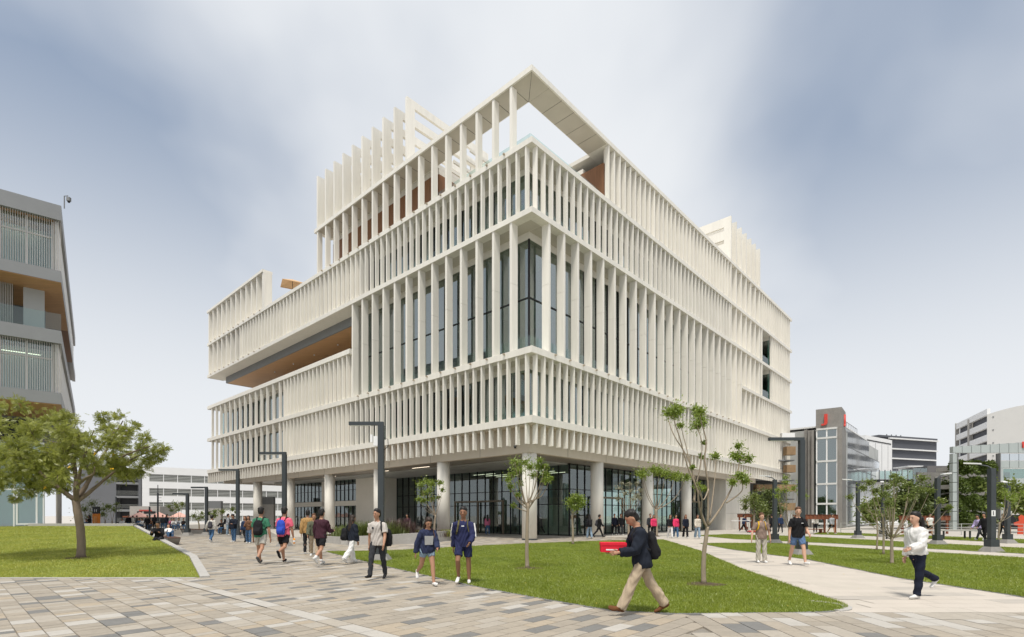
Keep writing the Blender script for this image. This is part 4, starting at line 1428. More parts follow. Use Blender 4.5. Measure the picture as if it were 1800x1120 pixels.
# ---- rusty pergolas, railings, benches, ramps
def pergola(px0, px1, ytop, d, label):
    t = thing('pergola', label, 'pergola', (XD(px0, d), d, -0.05))
    w = XD(px1, d) - XD(px0, d)
    h = ZD(ytop, d) + 0.05
    for x in (0.06, w - .18):
        for y in (0, 1.6):
            kid(t, 'post', RUST, (x, x + .14, y, y + .14, 0, h - .3))
    for y in (-.05, 1.62):
        kid(t, 'beam', RUST, (-.1, w + .1, y, y + .12, h - .3, h))
    n = int(w / .35)
    for k in range(n + 1):
        x = (w - .1) * k / n
        kid(t, 'rafter', RUST, (x, x + .06, -.25, 2.0, h + .003, h + .12))
    kid(t, 'bench_seat', RUST, (.6, w - .6, .9, 1.35, .40, .47))
    for x in (.7, w - .85):
        kid(t, 'bench_leg', RUST, (x, x + .12, .95, 1.3, 0, .397))
pergola(1415, 1471, 907, 47, 'rusty steel pergola with a bench in front of the concrete tower')
pergola(1608, 1668, 909, 47, 'rusty steel pergola before the dense green trees')
pergola(1309, 1324, 905, 60, 'rusty steel pergola end seen beside the solid cream wall')
def fence(px0, px1, d0, d1, label, h=1.0, bars=3):
    a, w, ang = frame2(px0, d0, px1, d1)
    t = thing('railing', label, 'railing', (a.x, a.y, -0.05), ang)
    n = max(2, int(w / 1.8))
    for k in range(n + 1):
        x = w * k / n
        kid(t, 'post', LOUV, (x - .025, x + .025, -.025, .025, 0, h))
    for k in range(bars):
        z = h - .03 - .3 * k
        kid(t, 'rail', LOUV, (0, w, -.02, .02, z - .02, z + .02))
fence(1478, 1545, 50, 48, 'grey tubular railing at the foot of the mirror glass wing')
fence(1545, 1690, 46, 44, 'long grey tubular railing before the trees')
fence(1690, 1800, 45, 43, 'grey tubular railing in front of the hanging gardens')
def long_bench(px0, px1, d, label):
    w = XD(px1, d) - XD(px0, d)
    t = thing('long_table', label, 'bench', (XD(px0, d), d, -.05))
    kid(t, 'top', CONC, (0, w, 0, .7, .62, .70))
    for k in range(4):
        x = .3 + (w - .8) * k / 3
        kid(t, 'leg', DARKM, (x, x + .08, .1, .18, 0, .62), )
        kid(t, 'leg', DARKM, (x, x + .08, .52, .60, 0, .62), )
long_bench(1560, 1720, 36, 'long pale concrete table with thin dark legs on the far lawn')
FT = thing('folding_sign', 'orange figure shaped sign board at the foot of the garden building', 'sign', (XD(1793, 46), 46, -.05))
b = MB()
ss = [(-.2, 0), (.45, 0), (.45, 1.6), (.15, 1.75), (-.1, 1.55), (-.05, 1.2), (-.5, 1.05), (-.5, .85), (-.15, .8)]
b.v = [(x, 0, z) for x, z in ss] + [(x, .06, z) for x, z in ss]
n_ = len(ss)
b.f = [tuple(range(n_)), tuple(range(2 * n_ - 1, n_ - 1, -1))] + [(i, n_ + i, n_ + (i + 1) % n_, (i + 1) % n_) for i in range(n_)]
b.m = [0] * len(b.f)
b.build('board', mat('orange_red_board', (.52, .07, .03), .6, .04, 2), FT)
kid(FT, 'foot', DARKM, (-.1, .4, -.15, .2, -.0, .03))
YP = thing('totem_sign', 'narrow yellow orange totem sign with a white head by the lamp posts', 'sign', (XD(1775, 40), 40, -.05))
kid(YP, 'body', ORANGE, (-.09, .09, 0, .09, 0, .9))
kid(YP, 'head', WHITEP, (-.07, .07, 0, .09, .95, 1.15))

# ---- lamp posts
def lamp_post(px, base_y, h, arm, adir, label, w=0.2, group='tall arm lamps', sign=False, cameras=False):
    p = P(px, base_y)
    t = thing('lamp_post', label, 'lamp post', (p.x, p.y, -0.03), 0, group)
    b = MB()
    b.hexa([(-.36, -.36, 0), (.36, -.36, 0), (.36, .36, 0), (-.36, .36, 0), (-.2, -.2, .26), (.2, -.2, .26), (.2, .2, .26), (-.2, .2, .26)])
    b.build('footing', CONCD, t)
    kid(t, 'plinth', DARKM, (-w * .85, w * .85, -w * .85, w * .85, .26, .58))
    kid(t, 'pole', DARKM, (-w / 2, w / 2, -w / 2, w / 2, .58, h))
    if arm:
        ca, sa = math.cos(adir), math.sin(adir)
        b = MB()
        q = [(-w * .45, -.075), (arm, -.075), (arm, .075), (-w * .45, .075)]
        b.hexa([(x * ca - y * sa, x * sa + y * ca, h - .004) for x, y in q] + [(x * ca - y * sa, x * sa + y * ca, h + .12) for x, y in q])
        arm_o = b.build('arm', DARKM, t)
        q = [(.35, -.05), (arm - .06, -.05), (arm - .06, .05), (.35, .05)]
        MB().hexa([(x * ca - y * sa, x * sa + y * ca, h - .022) for x, y in q] + [(x * ca - y * sa, x * sa + y * ca, h - .008) for x, y in q]).build('light_strip', WHITEP, arm_o)
    else:
        ca, sa = math.cos(adir), math.sin(adir)
        MB().tube([(0, 0, h), (.15 * ca, .15 * sa, h + .12), (.62 * ca, .62 * sa, h + .24)], [.03, .03, .025], 8).build('bracket', DARKM, t)
        b = MB()
        q = [(.35, -.1), (.95, -.1), (.95, .1), (.35, .1)]
        b.hexa([(x * ca - y * sa, x * sa + y * ca, h + .16 + .12 * x) for x, y in q] + [(x * ca - y * sa, x * sa + y * ca, h + .22 + .12 * x) for x, y in q])
        b.build('flood_light', WHITEP, t)
    if sign:
        kid(t, 'plate', WHITEP, (-w * .5, w * .3, -w / 2 - .012, -w / 2 - .002, 1.62, 1.88))
        kid(t, 'mark', BLACKM, (-w * .22, -w * .06, -w / 2 - .016, -w / 2 - .013, 1.66, 1.84))
    if cameras:
        kid(t, 'junction_box', WHITEP, (-w / 2 - .16, -w / 2 - .01, -.07, .07, h - .75, h - .40))
        kid(t, 'antenna', WHITEP, (-w / 2 - .28, -w / 2 - .20, -.05, .03, h - .62, h - .34))
        MB().tube([(w / 2, 0, h - .45), (w / 2 + .14, 0, h - .5), (w / 2 + .16, 0, h - .75), (w / 2, 0, h - .9)], .012, 6).build('cable', BLACKM, t)
PI = math.pi
lamp_post(670, 985, 4.9, 1.15, PI, 'dark lamp post with white boxes and a coiled cable below its arm', .2, cameras=True)
lamp_post(500, 960, 4.9, 1.35, PI, 'dark lamp post with a long arm beside the man in green', .2)
lamp_post(418, 946.5, 4.85, 1.35, PI, 'dark lamp post standing behind the standing students', .2, cameras=False)
lamp_post(1409, 975, 4.75, 1.35, PI, 'dark lamp post with a long arm behind the man in black', .2)
lamp_post(329.5, 941, 3.4, 1.2, PI, 'short dark lamp post with a sideways arm near the pink parasols', .2, 'plaza lamps')
lamp_post(363, 940, 4.0, 1.3, PI, 'dark lamp post before the white louvred block', .2, 'plaza lamps')
lamp_post(1362, 955, 3.75, 0, R(120), 'dark pole with a raised flood light behind the man in brown', .2, 'flood light poles')
lamp_post(1508, 946, 4.0, 0, R(150), 'dark pole with a flood light in front of the mirror glass wing', .2, 'flood light poles')
lamp_post(1552, 944, 4.0, 0, R(60), 'dark pole standing among the young trees', .2, 'flood light poles')
lamp_post(1648, 957, 3.75, 0, R(15), 'dark pole with a pale flood light over the long table', .2, 'flood light poles')
lamp_post(1743, 970, 3.75, 0, R(130), 'dark pole carrying a small white plate with a black mark', .22, 'flood light poles', sign=True)
lamp_post(1771, 955, 3.4, 0, R(60), 'dark pole with a flood light behind the marked pole', .2, 'flood light poles')
for (px, d, h, lab) in ((277.5, 60, 4.3, 'thin black mast with short prongs beside the kiosk'), (263, 60, 2.7, 'short thin black post in front of the kiosk windows'), (204, 70, 4.2, 'thin black post before the dark grey block')):
    t = thing('mast', lab, 'mast', (XD(px, d), d, -.05))
    MB().tube([(0, 0, 0), (0, 0, h)], .09, 8).build('pole', DARKM, t)
    kid(t, 'base_plate', DARKM, (-.2, .2, -.2, .2, 0, .06))
    if h > 4.25:
        for k in range(3):
            kid(t, 'prong', DARKM, (.08, .4, -.02, .02, h - .25 - .35 * k, h - .21 - .35 * k))
        MB().tube([(0, 0, h), (0, 0, h + .9)], .04, 6).build('spike', DARKM, t)
# concrete wall slabs and planter benches by the plaza
for (px0, px1, y0, y1, d, lab) in ((366, 388, 880, 920, 62, 'freestanding concrete slab with a dark upper panel by the plaza'), (461, 481, 873, 918, 66, 'freestanding concrete slab with a glazed opening beside the round column')):
    t = thing('concrete_slab', lab, 'wall', (XD(px0, d), d, -.05))
    w = XD(px1, d) - XD(px0, d)
    ym = y0 + 13
    kid(t, 'wall', CONC, (0, w, 0, .5, 0, ZD(ym, d)))
    kid(t, 'upper_panel', GREYM, (0, w, 0, .5, ZD(ym, d) + .002, ZD(y0, d)))
def bench(p, w, ang, label, m=RUST, seatm=None):
    t = thing('plaza_bench', label, 'bench', (p.x, p.y, -.03), ang)
    b = MB()
    b.hexa([(.15, 0, 0), (w - .15, 0, 0), (w - .15, .45, 0), (.15, .45, 0), (0, -.1, .38), (w, -.1, .38), (w, .55, .38), (0, .55, .38)])
    b.build('base', CONCD, t)
    n = 4
    for k in range(n):
        kid(t, 'slat', m, (0, w, -.1 + .163 * k, .05 + .163 * k, .38, .44))
    return t
BW = mat('dark_timber', (.11, .055, .035), .6, .2, 4)
bench(P(381, 938.5), 3.2, .1, 'dark timber bench with two students sitting on it', BW)
bench(P(318, 938), 2.4, .05, 'dark timber bench near the pink parasols', BW)
# ================================================================ trees and planting
BARK = mat('pale_bark', (0.30, 0.245, 0.18), 0.9, 0.2, 5, 0.5, 30, stretch=(1, 1, .3))
BARKD = mat('brown_bark', (0.20, 0.155, 0.115), 0.9, 0.25, 6, 0.7, 25, stretch=(1, 1, .25))
LEAF_F = leaf_mat('feathery_leaves', (0.125, 0.165, 0.02), (0.45, 0.46, 0.10), .45, 1.6)
LEAF_Y = leaf_mat('young_leaves', (0.11, 0.17, 0.018), (0.33, 0.42, 0.06), .42, 3.0)
LEAF_D = leaf_mat('dark_leaves', (0.04, 0.068, 0.014), (0.15, 0.19, 0.045), .3, .8)
LEAF_M = leaf_mat('mid_leaves', (0.085, 0.125, 0.022), (0.25, 0.30, 0.065), .38, 1.0)
LEAF_P = leaf_mat('pale_seed_heads', (0.20, 0.20, 0.13), (0.36, 0.35, 0.24), .3, 3)
MULCH = mat('mulch', (0.075, 0.05, 0.033), .95, .3, 10, .5, 60)
YEL = mat('yellow_petals', (0.80, 0.48, 0.02), .6, .05, 10)

def px3(px, py, d, dy=0.0):
    return Vector((XD(px, d), d + dy, ZD(py, d)))
def jit(pts, rg, amt):
    return [p if i in (0,) else p + Vector((rg.uniform(-amt, amt), rg.uniform(-amt, amt), rg.uniform(-amt, amt) * .5)) for i, p in enumerate(pts)]
def smooth_path(pts, n=4):
    out_ = []
    for i in range(len(pts) - 1):
        p0, p1, p2, p3 = pts[max(i-1, 0)], pts[i], pts[i+1], pts[min(i+2, len(pts)-1)]
        for k in range(n):
            t = k / n
            out_.append(.5 * ((2*p1) + (p2-p0)*t + (2*p0-5*p1+4*p2-p3)*t*t + (3*p1-p0-3*p2+p3)*t*t*t))
    out_.append(pts[-1])
    return out_

def make_tree(name, label, base, limbs, clusters, lm, leaf=(.10, .028), bark=BARK, group=None, seed=1, droop=.3, pinnate=0, mulch=.45, shell=.1, cat='tree'):
    """limbs: (world points, r0, r1), the first one the trunk; clusters: (world centre, radius, number of leaves)"""
    rg = random.Random(seed)
    g = np.random.default_rng(seed)
    t = thing(name, label, cat, base, 0, group)
    o = Vector(base)
    for i, (pts, r0, r1) in enumerate(limbs):
        q = smooth_path([Vector(p) - o for p in pts], 4)
        n = len(q)
        rr = [r0 + (r1 - r0) * (k / (n - 1)) ** .8 for k in range(n)]
        if i == 0:
            rr[0] *= 1.35
        q = [p + (Vector((rg.uniform(-1, 1), rg.uniform(-1, 1), 0)) * rr[k] * (.06 if i == 0 else .2) if 0 < k < n - 1 else Vector()) for k, p in enumerate(q)]
        MB().tube(q, rr, 10 if r0 > .05 else 6).build('trunk' if i == 0 else 'limb', bark, t, True)
    V = []
    tw = MB()
    for (c, rad, n) in clusters:
        c = Vector(c) - o
        d = g.normal(0, 1, (n, 3))
        d /= np.linalg.norm(d, axis=1)[:, None]
        rr = rad * np.minimum(np.abs(g.normal(0, .58, n)) + shell * .3, 1.35)[:, None]
        lump = 1 + .55 * np.sin(d[:, :1] * 5 + c.x * 7) * np.cos(d[:, 1:2] * 4 + c.z * 5)
        pts = np.array(c)[None] + d * rr * lump * np.array([1, 1, .78])
        if pinnate:
            m = len(pts)
            ax = d + g.normal(0, .5, (m, 3)) + np.array([0, 0, -.25])
            ax /= np.linalg.norm(ax, axis=1)[:, None]
            sd = np.cross(ax, g.normal(0, 1, (m, 3)))
            sd /= np.linalg.norm(sd, axis=1)[:, None] + 1e-9
            for k in range(pinnate):
                s = (k - pinnate // 2)
                a = pts + ax * (.028 * (k // 2 + 1))
                dr = (sd * (1 if k % 2 else -1) + ax * .9)
                dr[:, 2] -= .25
                dr /= np.linalg.norm(dr, axis=1)[:, None]
                e = np.cross(dr, ax)
                e /= np.linalg.norm(e, axis=1)[:, None] + 1e-9
                e = np.cross(e, dr)
                L_ = leaf[0] * g.uniform(.7, 1.2, m)[:, None]
                V.append(np.stack([a, a + dr * L_ * .45 + e * leaf[1], a + dr * L_, a + dr * L_ * .45 - e * leaf[1]], 1).reshape(-1, 3))
        else:
            V.append(leaf_cloud(pts, leaf[0], leaf[1], g, droop))
        for k in range(3):
            e = c + Vector(d[k % n]) * rad * .8
            tw.tube([c - Vector((0, 0, rad * .4)), (c + e) / 2, e], [.012, .008, .004], 4)
    quad_obj('crown', np.concatenate(V), lm, t)
    tag(tw.build('twigs', bark, t), kind='stuff')
    if mulch:
        b = MB()
        m = 14
        b.v = [(0, 0, .05)] + [(mulch * (1 + .2 * math.sin(3 * a + seed)) * math.cos(a), mulch * .9 * math.sin(a), .022) for a in (2 * math.pi * k / m for k in range(m))]
        b.f = [(0, 1 + k, 1 + (k + 1) % m) for k in range(m)]
        b.m = [0] * m
        b.build('soil_ring', MULCH, t)
    return t

# ---- the flowering tree on the left lawn
D1 = 18.0
zb = berm_z(-14.8, D1)
rg = random.Random(4)
base = Vector((XD(142, D1), D1, zb - .03))
trunk = [base, px3(141, 940, D1, .03), px3(138, 905, D1, -.02), px3(133, 880, D1)]
ends = [((133, 880), (118, 862), (95, 835), (70, 800), (40, 770), -.6), ((133, 880), (128, 850), (122, 815), (112, 780), (100, 745), .3), ((134, 880), (142, 850), (155, 815), (170, 785), (185, 760), -.3),
        ((134, 880), (150, 858), (178, 845), (208, 838), (225, 828), -.9), ((133, 880), (140, 845), (150, 800), (158, 765), (160, 745), .9), ((134, 882), (152, 862), (170, 840), (205, 806), (238, 788), .5),
        ((133, 880), (112, 868), (80, 855), (45, 840), (5, 820), .4), ((133, 882), (120, 850), (95, 800), (80, 755), (75, 725), .9), ((133, 882), (135, 845), (125, 800), (60, 775), (-10, 760), 1.2),
        ((190, 815), (225, 800), (255, 790), (270, 787), (276, 786), -.2), ((165, 800), (185, 775), (203, 755), (208, 745), (210, 738), .1)]
limbs1 = [(trunk, .13, .11)]
for e in ends:
    dy = e[-1]
    n = len(e) - 1
    limbs1.append(([px3(q[0], q[1], D1, dy * k / (n - 1) * 1.6) for k, q in enumerate(e[:-1])], 
                  .085 if e[0][1] >= 875 else .04, .014))
blob = [(20, 742, 34), (72, 722, 20), (88, 755, 30), (128, 762, 30), (150, 798, 36), (108, 815, 40), (62, 798, 40), (12, 795, 42), (-30, 775, 45), (166, 762, 24), (203, 742, 17), (186, 757, 15),
        (190, 790, 30), (226, 782, 24), (250, 765, 16), (263, 775, 15), (278, 785, 10), (272, 800, 9), (252, 786, 12), (264, 788, 11), (258, 796, 10), (236, 790, 18), (200, 828, 18), (245, 822, 11), (220, 748, 12), (205, 728, 10), (130, 728, 12), (175, 742, 14), (240, 806, 17), (262, 806, 10), (214, 826, 20), (160, 838, 26), (112, 850, 24), (62, 846, 28), (28, 846, 26),
        (72, 864, 15), (-20, 835, 36), (-55, 795, 48), (140, 820, 34), (85, 830, 34), (40, 820, 38), (0, 830, 34), (176, 812, 26), (95, 740, 15), (78, 738, 18), (40, 765, 28), (60, 765, 26), (128, 745, 14), (210, 760, 15), (-5, 745, 24), (5, 718, 14), (230, 830, 12), (120, 785, 34), (205, 810, 20), (40, 878, 10)]
cl1 = []
for (x, y, r_) in blob:
    rad = .86 * r_ * D1 / F
    nn = max(1, round(r_ / 13))
    for k in range(nn):
        dy = rg.uniform(-1.9, 1.9) * min(1, (r_ / 30) ** 1.6)
        cl1.append((px3(x + rg.uniform(-.35, .35) * r_, y + rg.uniform(-.3, .3) * r_, D1, dy), rad * rg.uniform(.6, 1.0), int(92 * (r_ / 25) ** 1.3) + 24))
TT = make_tree('flowering_tree', 'broad tree with feathery leaves and yellow flowers on the sloping lawn', base, limbs1, cl1, LEAF_F, (.078, .0105), BARKD, seed=5, pinnate=10, mulch=.55)
for (x, y, dy) in ((92, 801, -1.5), (216, 801, -.4), (174, 827, -1.2), (232, 828, -.9), (36, 751, -1), (130, 860, -1.1), (192, 801, -.6)):
    c = px3(x, y, D1, dy) - base
    b = MB()
    for k in range(6):
        a = rg.uniform(0, 6.28)
        e = c + Vector((math.cos(a) * .045, math.sin(a) * .045, rg.uniform(-.05, .03)))
        b.tube([c, (c + e) / 2, e], [.004, .010, .015], 6)
    tag(b.build('flower_cluster', YEL, TT), kind='stuff')

# ---- the slim tree in the middle of the lawn
D2 = 1477 / (1000 - 907)
b2_ = P(927, 1000)
lim = [([b2_, px3(926, 960, D2), px3(927, 920, D2), px3(928, 885, D2)], .062, .045)]
tg2 = [(905, 815, 13), (924, 811, 13), (945, 822, 11), (959, 832, 10), (899, 834, 11), (915, 848, 8), (956, 846, 8), (939, 834, 10), (897, 856, 8), (903, 888, 6), (966, 843, 6), (912, 825, 12), (932, 822, 11), (948, 812, 8), (893, 845, 6), (910, 870, 5), (957, 820, 7)]
for (x, y, r_) in tg2:
    dy = rg.uniform(-.5, .5)
    mid = ((928 + x) / 2 + (x - 928) * .12, (885 + y) / 2 + 8)
    lim.append(([px3(928, rg.uniform(880, 900), D2), px3(mid[0], mid[1], D2, dy * .4), px3(x, y, D2, dy)], .022, .006))
cl2 = [(px3(x, y, D2, rg.uniform(-.45, .45)), r_ * D2 / F, int(26 * r_)) for (x, y, r_) in tg2]
make_tree('slim_tree', 'slim young tree with a bright leafy crown before the corner column', b2_, lim, cl2, LEAF_Y, (.085, .013), seed=8)

# ---- the tall bare-limbed tree
D3 = P(1237, 1028).y
z6 = lambda zx, zy, dy=0: px3(1130 + .3216 * zx, 680 + .3216 * zy, D3, dy)
b3_ = P(1237, 1028)
lim = [([b3_, z6(333, 930), z6(345, 830), z6(352, 765)], .058, .042)]
L3 = [[(350, 770), (310, 690), (290, 640), (270, 560), (215, 450), (165, 300), (125, 200), (125, 165)], [(292, 630), (300, 530), (265, 380), (200, 260), (172, 165), (205, 130)], [(352, 760), (352, 560), (328, 400), (330, 300), (295, 190), (290, 150)],
      [(290, 620), (320, 510), (345, 430), (365, 300), (350, 200), (345, 90)], [(360, 755), (430, 660), (490, 560), (530, 460), (545, 380), (540, 315)], [(385, 715), (420, 580), (450, 460), (468, 365)], [(290, 540), (270, 420), (225, 215)],
      [(350, 770), (300, 710), (275, 600), (215, 500)], [(350, 560), (310, 620), (270, 570)], [(450, 635), (500, 600), (530, 560), (515, 500)], [(545, 400), (580, 395), (605, 385)], [(355, 300), (375, 300), (385, 250)]]
for i, q in enumerate(L3):
    dy = (-.7, .5, -.3, .7, .2, .8, .2, -.8, -.4, -.2, .3, .5)[i]
    n = len(q)
    st = 0 if i in (0, 2, 4, 7) else .25 * dy
    lim.append(([z6(a, b, st + (dy - st) * k / (n - 1)) for k, (a, b) in enumerate(q)], .03 if i in (0, 2, 4) else .02, .008))
C3 = [(125, 162, 44, -.7), (95, 170, 22, -.7), (150, 150, 26, -.6), (210, 125, 40, .5), (235, 110, 20, .5), (290, 145, 34, -.3), (330, 170, 30, .2), (355, 180, 44, .7), (380, 170, 24, .6), (345, 85, 22, .7), (355, 122, 18, .7), (220, 202, 16, .2), (545, 380, 38, .2), (520, 370, 24, .2),
      (470, 355, 26, .8), (540, 315, 24, .2), (605, 385, 26, .3), (515, 490, 30, -.2), (490, 520, 24, 0), (540, 515, 24, -.2), (280, 436, 11, .1), (310, 540, 20, .1), (335, 555, 14, 0), (362, 368, 9, .5), (375, 288, 7, .5)]
cl3 = [(z6(a, b, dy), 1.15 * r_ * .3216 * D3 / F, int(12 * r_)) for a, b, r_, dy in C3]
make_tree('tall_tree', 'tall sparse tree with bare pale limbs and leafy tufts on the middle lawn', b3_, lim, cl3, LEAF_Y, (.078, .0125), seed=9, shell=.2)

def simple_tree(name, label, px, by, d, fork_y, tufts, lm=LEAF_Y, leaf=(.16, .035), r0=.06, seed=1, group=None, dens=8, spread=.8, bark=BARK, mulch=.4):
    rr = random.Random(seed)
    base = Vector((XD(px, d), d, -.02))
    f = px3(px + rr.uniform(-2, 2), fork_y, d)
    li = [([base, (base + f) / 2 + Vector((rr.uniform(-.06, .06), 0, 0)), f], r0, r0 * .72)]
    cl = []
    for (x, y, r_) in tufts:
        dy = rr.uniform(-spread, spread)
        e = px3(x, y, d, dy)
        m = f.lerp(e, .5) + Vector(((e.x - f.x) * .12, 0, -abs(e.x - f.x) * .18))
        li.append(([f.lerp(base, rr.uniform(0, .12)), m, e], r0 * .28, r0 * .08))
        cl.append((e, 1.25 * r_ * d / F, int(dens * 3.0 * r_)))
    return make_tree(name, label, base, li, cl, lm, (leaf[0] * .62, leaf[1] * .62), bark, group, seed, mulch=mulch)
zz = lambda zx, zy, s=1/3.5, ox=960, oy=780: (ox + zx * s, oy + zy * s)
simple_tree('forked_tree', 'forked tree with a flat row of leaf tufts before the right columns', 1153, 942, 41, 895,
            [(*zz(600, 180), 11), (*zz(640, 165), 9), (*zz(685, 170), 11), (*zz(740, 180), 11), (*zz(800, 195), 11), (*zz(850, 210), 8), (*zz(575, 195), 7)], r0=.16, leaf=(.28, .07), seed=12, dens=14)
simple_tree('seed_head_tree', 'bare branching tree with pale seed heads before the lobby glass', 1105, 946, 37, 905,
            [(1090, 858, 6), (1097, 868, 6), (1104, 852, 5), (1112, 862, 6), (1120, 850, 5), (1124, 862, 6), (1088, 875, 5), (1108, 878, 5), (1117, 872, 6), (1095, 848, 4), (1128, 875, 4)], LEAF_P, (.16, .06), r0=.09, seed=13, dens=8)
simple_tree('round_tree', 'small round bright green tree on the lawn before the lobby glass', 1007, 957, 29.5, 905,
            [(1008, 880, 9), (1016, 876, 9), (1004, 888, 8), (1021, 886, 8), (1012, 873, 8), (1000, 880, 6), (1024, 878, 5), (1012, 892, 8)], leaf=(.17, .05), r0=.07, seed=14, dens=14, spread=.4)
simple_tree('planter_tree', 'bushy young tree growing in the planter beside the round columns', 764, 936, 37, 905,
            [(738, 852, 9), (748, 846, 8), (742, 866, 10), (752, 862, 9), (760, 852, 7), (772, 848, 6), (746, 880, 7), (757, 876, 7), (776, 860, 4), (768, 874, 4), (738, 878, 5)], leaf=(.19, .06), r0=.09, seed=15, dens=13)
simple_tree('spreading_tree', 'spreading young tree with many bare upright branches behind the woman in white', 1568, 991, 17.6, 945,
            [(1512, 858, 7), (1524, 848, 8), (1538, 870, 7), (1550, 845, 8), (1562, 838, 7), (1575, 856, 8), (1590, 846, 8), (1605, 842, 8), (1618, 850, 8), (1532, 885, 6), (1546, 862, 8), (1600, 862, 8), (1585, 872, 6), (1625, 862, 5), (1566, 868, 7), (1640, 880, 6), (1520, 872, 6), (1612, 875, 6), (1650, 892, 5), (1555, 885, 5)],
            leaf=(.12, .03), r0=.06, seed=16, dens=13, lm=LEAF_M)
simple_tree('staked_tree', 'thin young tree with a light crown, left of a pair on the far lawn strip', 1541, 968, 24.5, 905, [(1535, 892, 9), (1545, 885, 8), (1540, 900, 9), (1550, 896, 7), (1528, 888, 6)], leaf=(.14, .03), r0=.04, seed=17, lm=LEAF_M)
simple_tree('staked_tree', 'thin pale trunked young tree beside the spreading tree', 1553, 975, 21.7, 905, [(1552, 900, 7), (1560, 892, 6), (1546, 906, 7), (1558, 910, 6)], leaf=(.12, .028), r0=.045, seed=18, lm=LEAF_M)
simple_tree('young_tree', 'young tree with steep bare limbs behind the man in black', 1386, 957, 29.5, 928, [(1366, 872, 6), (1378, 862, 7), (1390, 858, 6), (1402, 864, 7), (1410, 872, 6), (1372, 850, 6), (1376, 840, 5), (1398, 848, 6), (1360, 862, 5)], leaf=(.17, .04), r0=.07, seed=19)
simple_tree('small_tree', 'small leafy tree beside the solid cream wall', 1324, 937, 52, 905, [(1314, 880, 7), (1322, 872, 8), (1330, 878, 8), (1338, 884, 7), (1326, 888, 9), (1334, 892, 7), (1316, 892, 6)], leaf=(.30, .09), r0=.12, seed=20, dens=15, lm=LEAF_M)
simple_tree('dark_tree', 'dark dense tree beside the brown terraces', 1350, 935, 58, 905, [(1338, 878, 14), (1352, 868, 14), (1366, 876, 13), (1348, 890, 15), (1362, 895, 13), (1338, 900, 12), (1352, 905, 14)], leaf=(.36, .12), r0=.2, seed=21, dens=22, lm=LEAF_D)
simple_tree('young_tree', 'young tree with a reddish trunk leaning beside the marked pole', 1756, 966, 25, 918, [(1752, 880, 6), (1764, 872, 7), (1776, 868, 8), (1788, 862, 8), (1798, 874, 7), (1744, 890, 5), (1770, 888, 6), (1808, 866, 8)], leaf=(.13, .032), r0=.05, seed=22)
for k, (px, d, tf, lab) in enumerate(((1600, 66, [(1570, 880, 16), (1585, 862, 17), (1604, 866, 18), (1618, 872, 16), (1592, 888, 20), (1612, 895, 18), (1575, 905, 15)], 'dense green tree behind the spreading young tree'),
        (1640, 68, [(1628, 868, 16), (1645, 858, 17), (1660, 866, 16), (1636, 888, 20), (1655, 890, 18), (1640, 906, 18), (1622, 900, 14)], 'dense green tree standing before the plain dark wall'),
        (1672, 70, [(1664, 866, 9), (1674, 858, 9), (1682, 868, 8), (1672, 884, 12), (1668, 902, 12), (1680, 900, 9)], 'narrow grey green tree at the foot of the glass frame'),
        (1552, 64, [(1535, 892, 13), (1552, 882, 15), (1545, 905, 15), (1562, 905, 14), (1530, 910, 11)], 'low green tree before the mirror glass wing'),
        (1800, 50, [(1778, 870, 14), (1795, 858, 16), (1812, 866, 18), (1790, 885, 16), (1806, 892, 16), (1775, 890, 10)], 'loose green tree beside the garden building'))):
    simple_tree('dense_tree', lab, px, 930, d, 905, tf, LEAF_D if k < 3 else LEAF_M, (.62, .20), .2, 30 + k, 'dense trees on the far side', 20, 1.8, mulch=0)
for k, (px, d, tf, lab) in enumerate(((185, 60, [(180, 895, 8), (190, 890, 8), (186, 903, 8), (178, 905, 6)], 'small yellowish tree beside the orange sign'), (198, 62, [(196, 890, 6), (203, 896, 7), (200, 886, 5)], 'thin pale tree before the dark grey block'),
        (152, 56, [(146, 895, 12), (156, 885, 12), (150, 908, 12), (160, 900, 9)], 'grey green bush tree behind the people by the orange sign'), (303, 64, [(298, 890, 7), (304, 886, 7), (300, 897, 5)], 'thin palm like tree left of the tallest lamp by the parasols'), (314, 64, [(311, 890, 6), (317, 886, 7), (314, 896, 5)], 'thin palm like tree before the louvres'),
        (350, 60, [(344, 906, 7), (352, 902, 8), (357, 909, 7), (347, 911, 6)], 'grey olive bush tree before the louvred block'), (372, 45, [(368, 903, 4), (374, 899, 4), (378, 906, 4)], 'small sparse tree before the concrete slab'), (404, 46, [(397, 899, 5), (404, 895, 5), (410, 900, 4)], 'small bare tree behind the standing students'))):
    simple_tree('plaza_tree', lab, px, 930, d, 916, tf, LEAF_M, (.26, .07), .09, 50 + k, 'small trees on the far plaza', 7, .5, mulch=0)

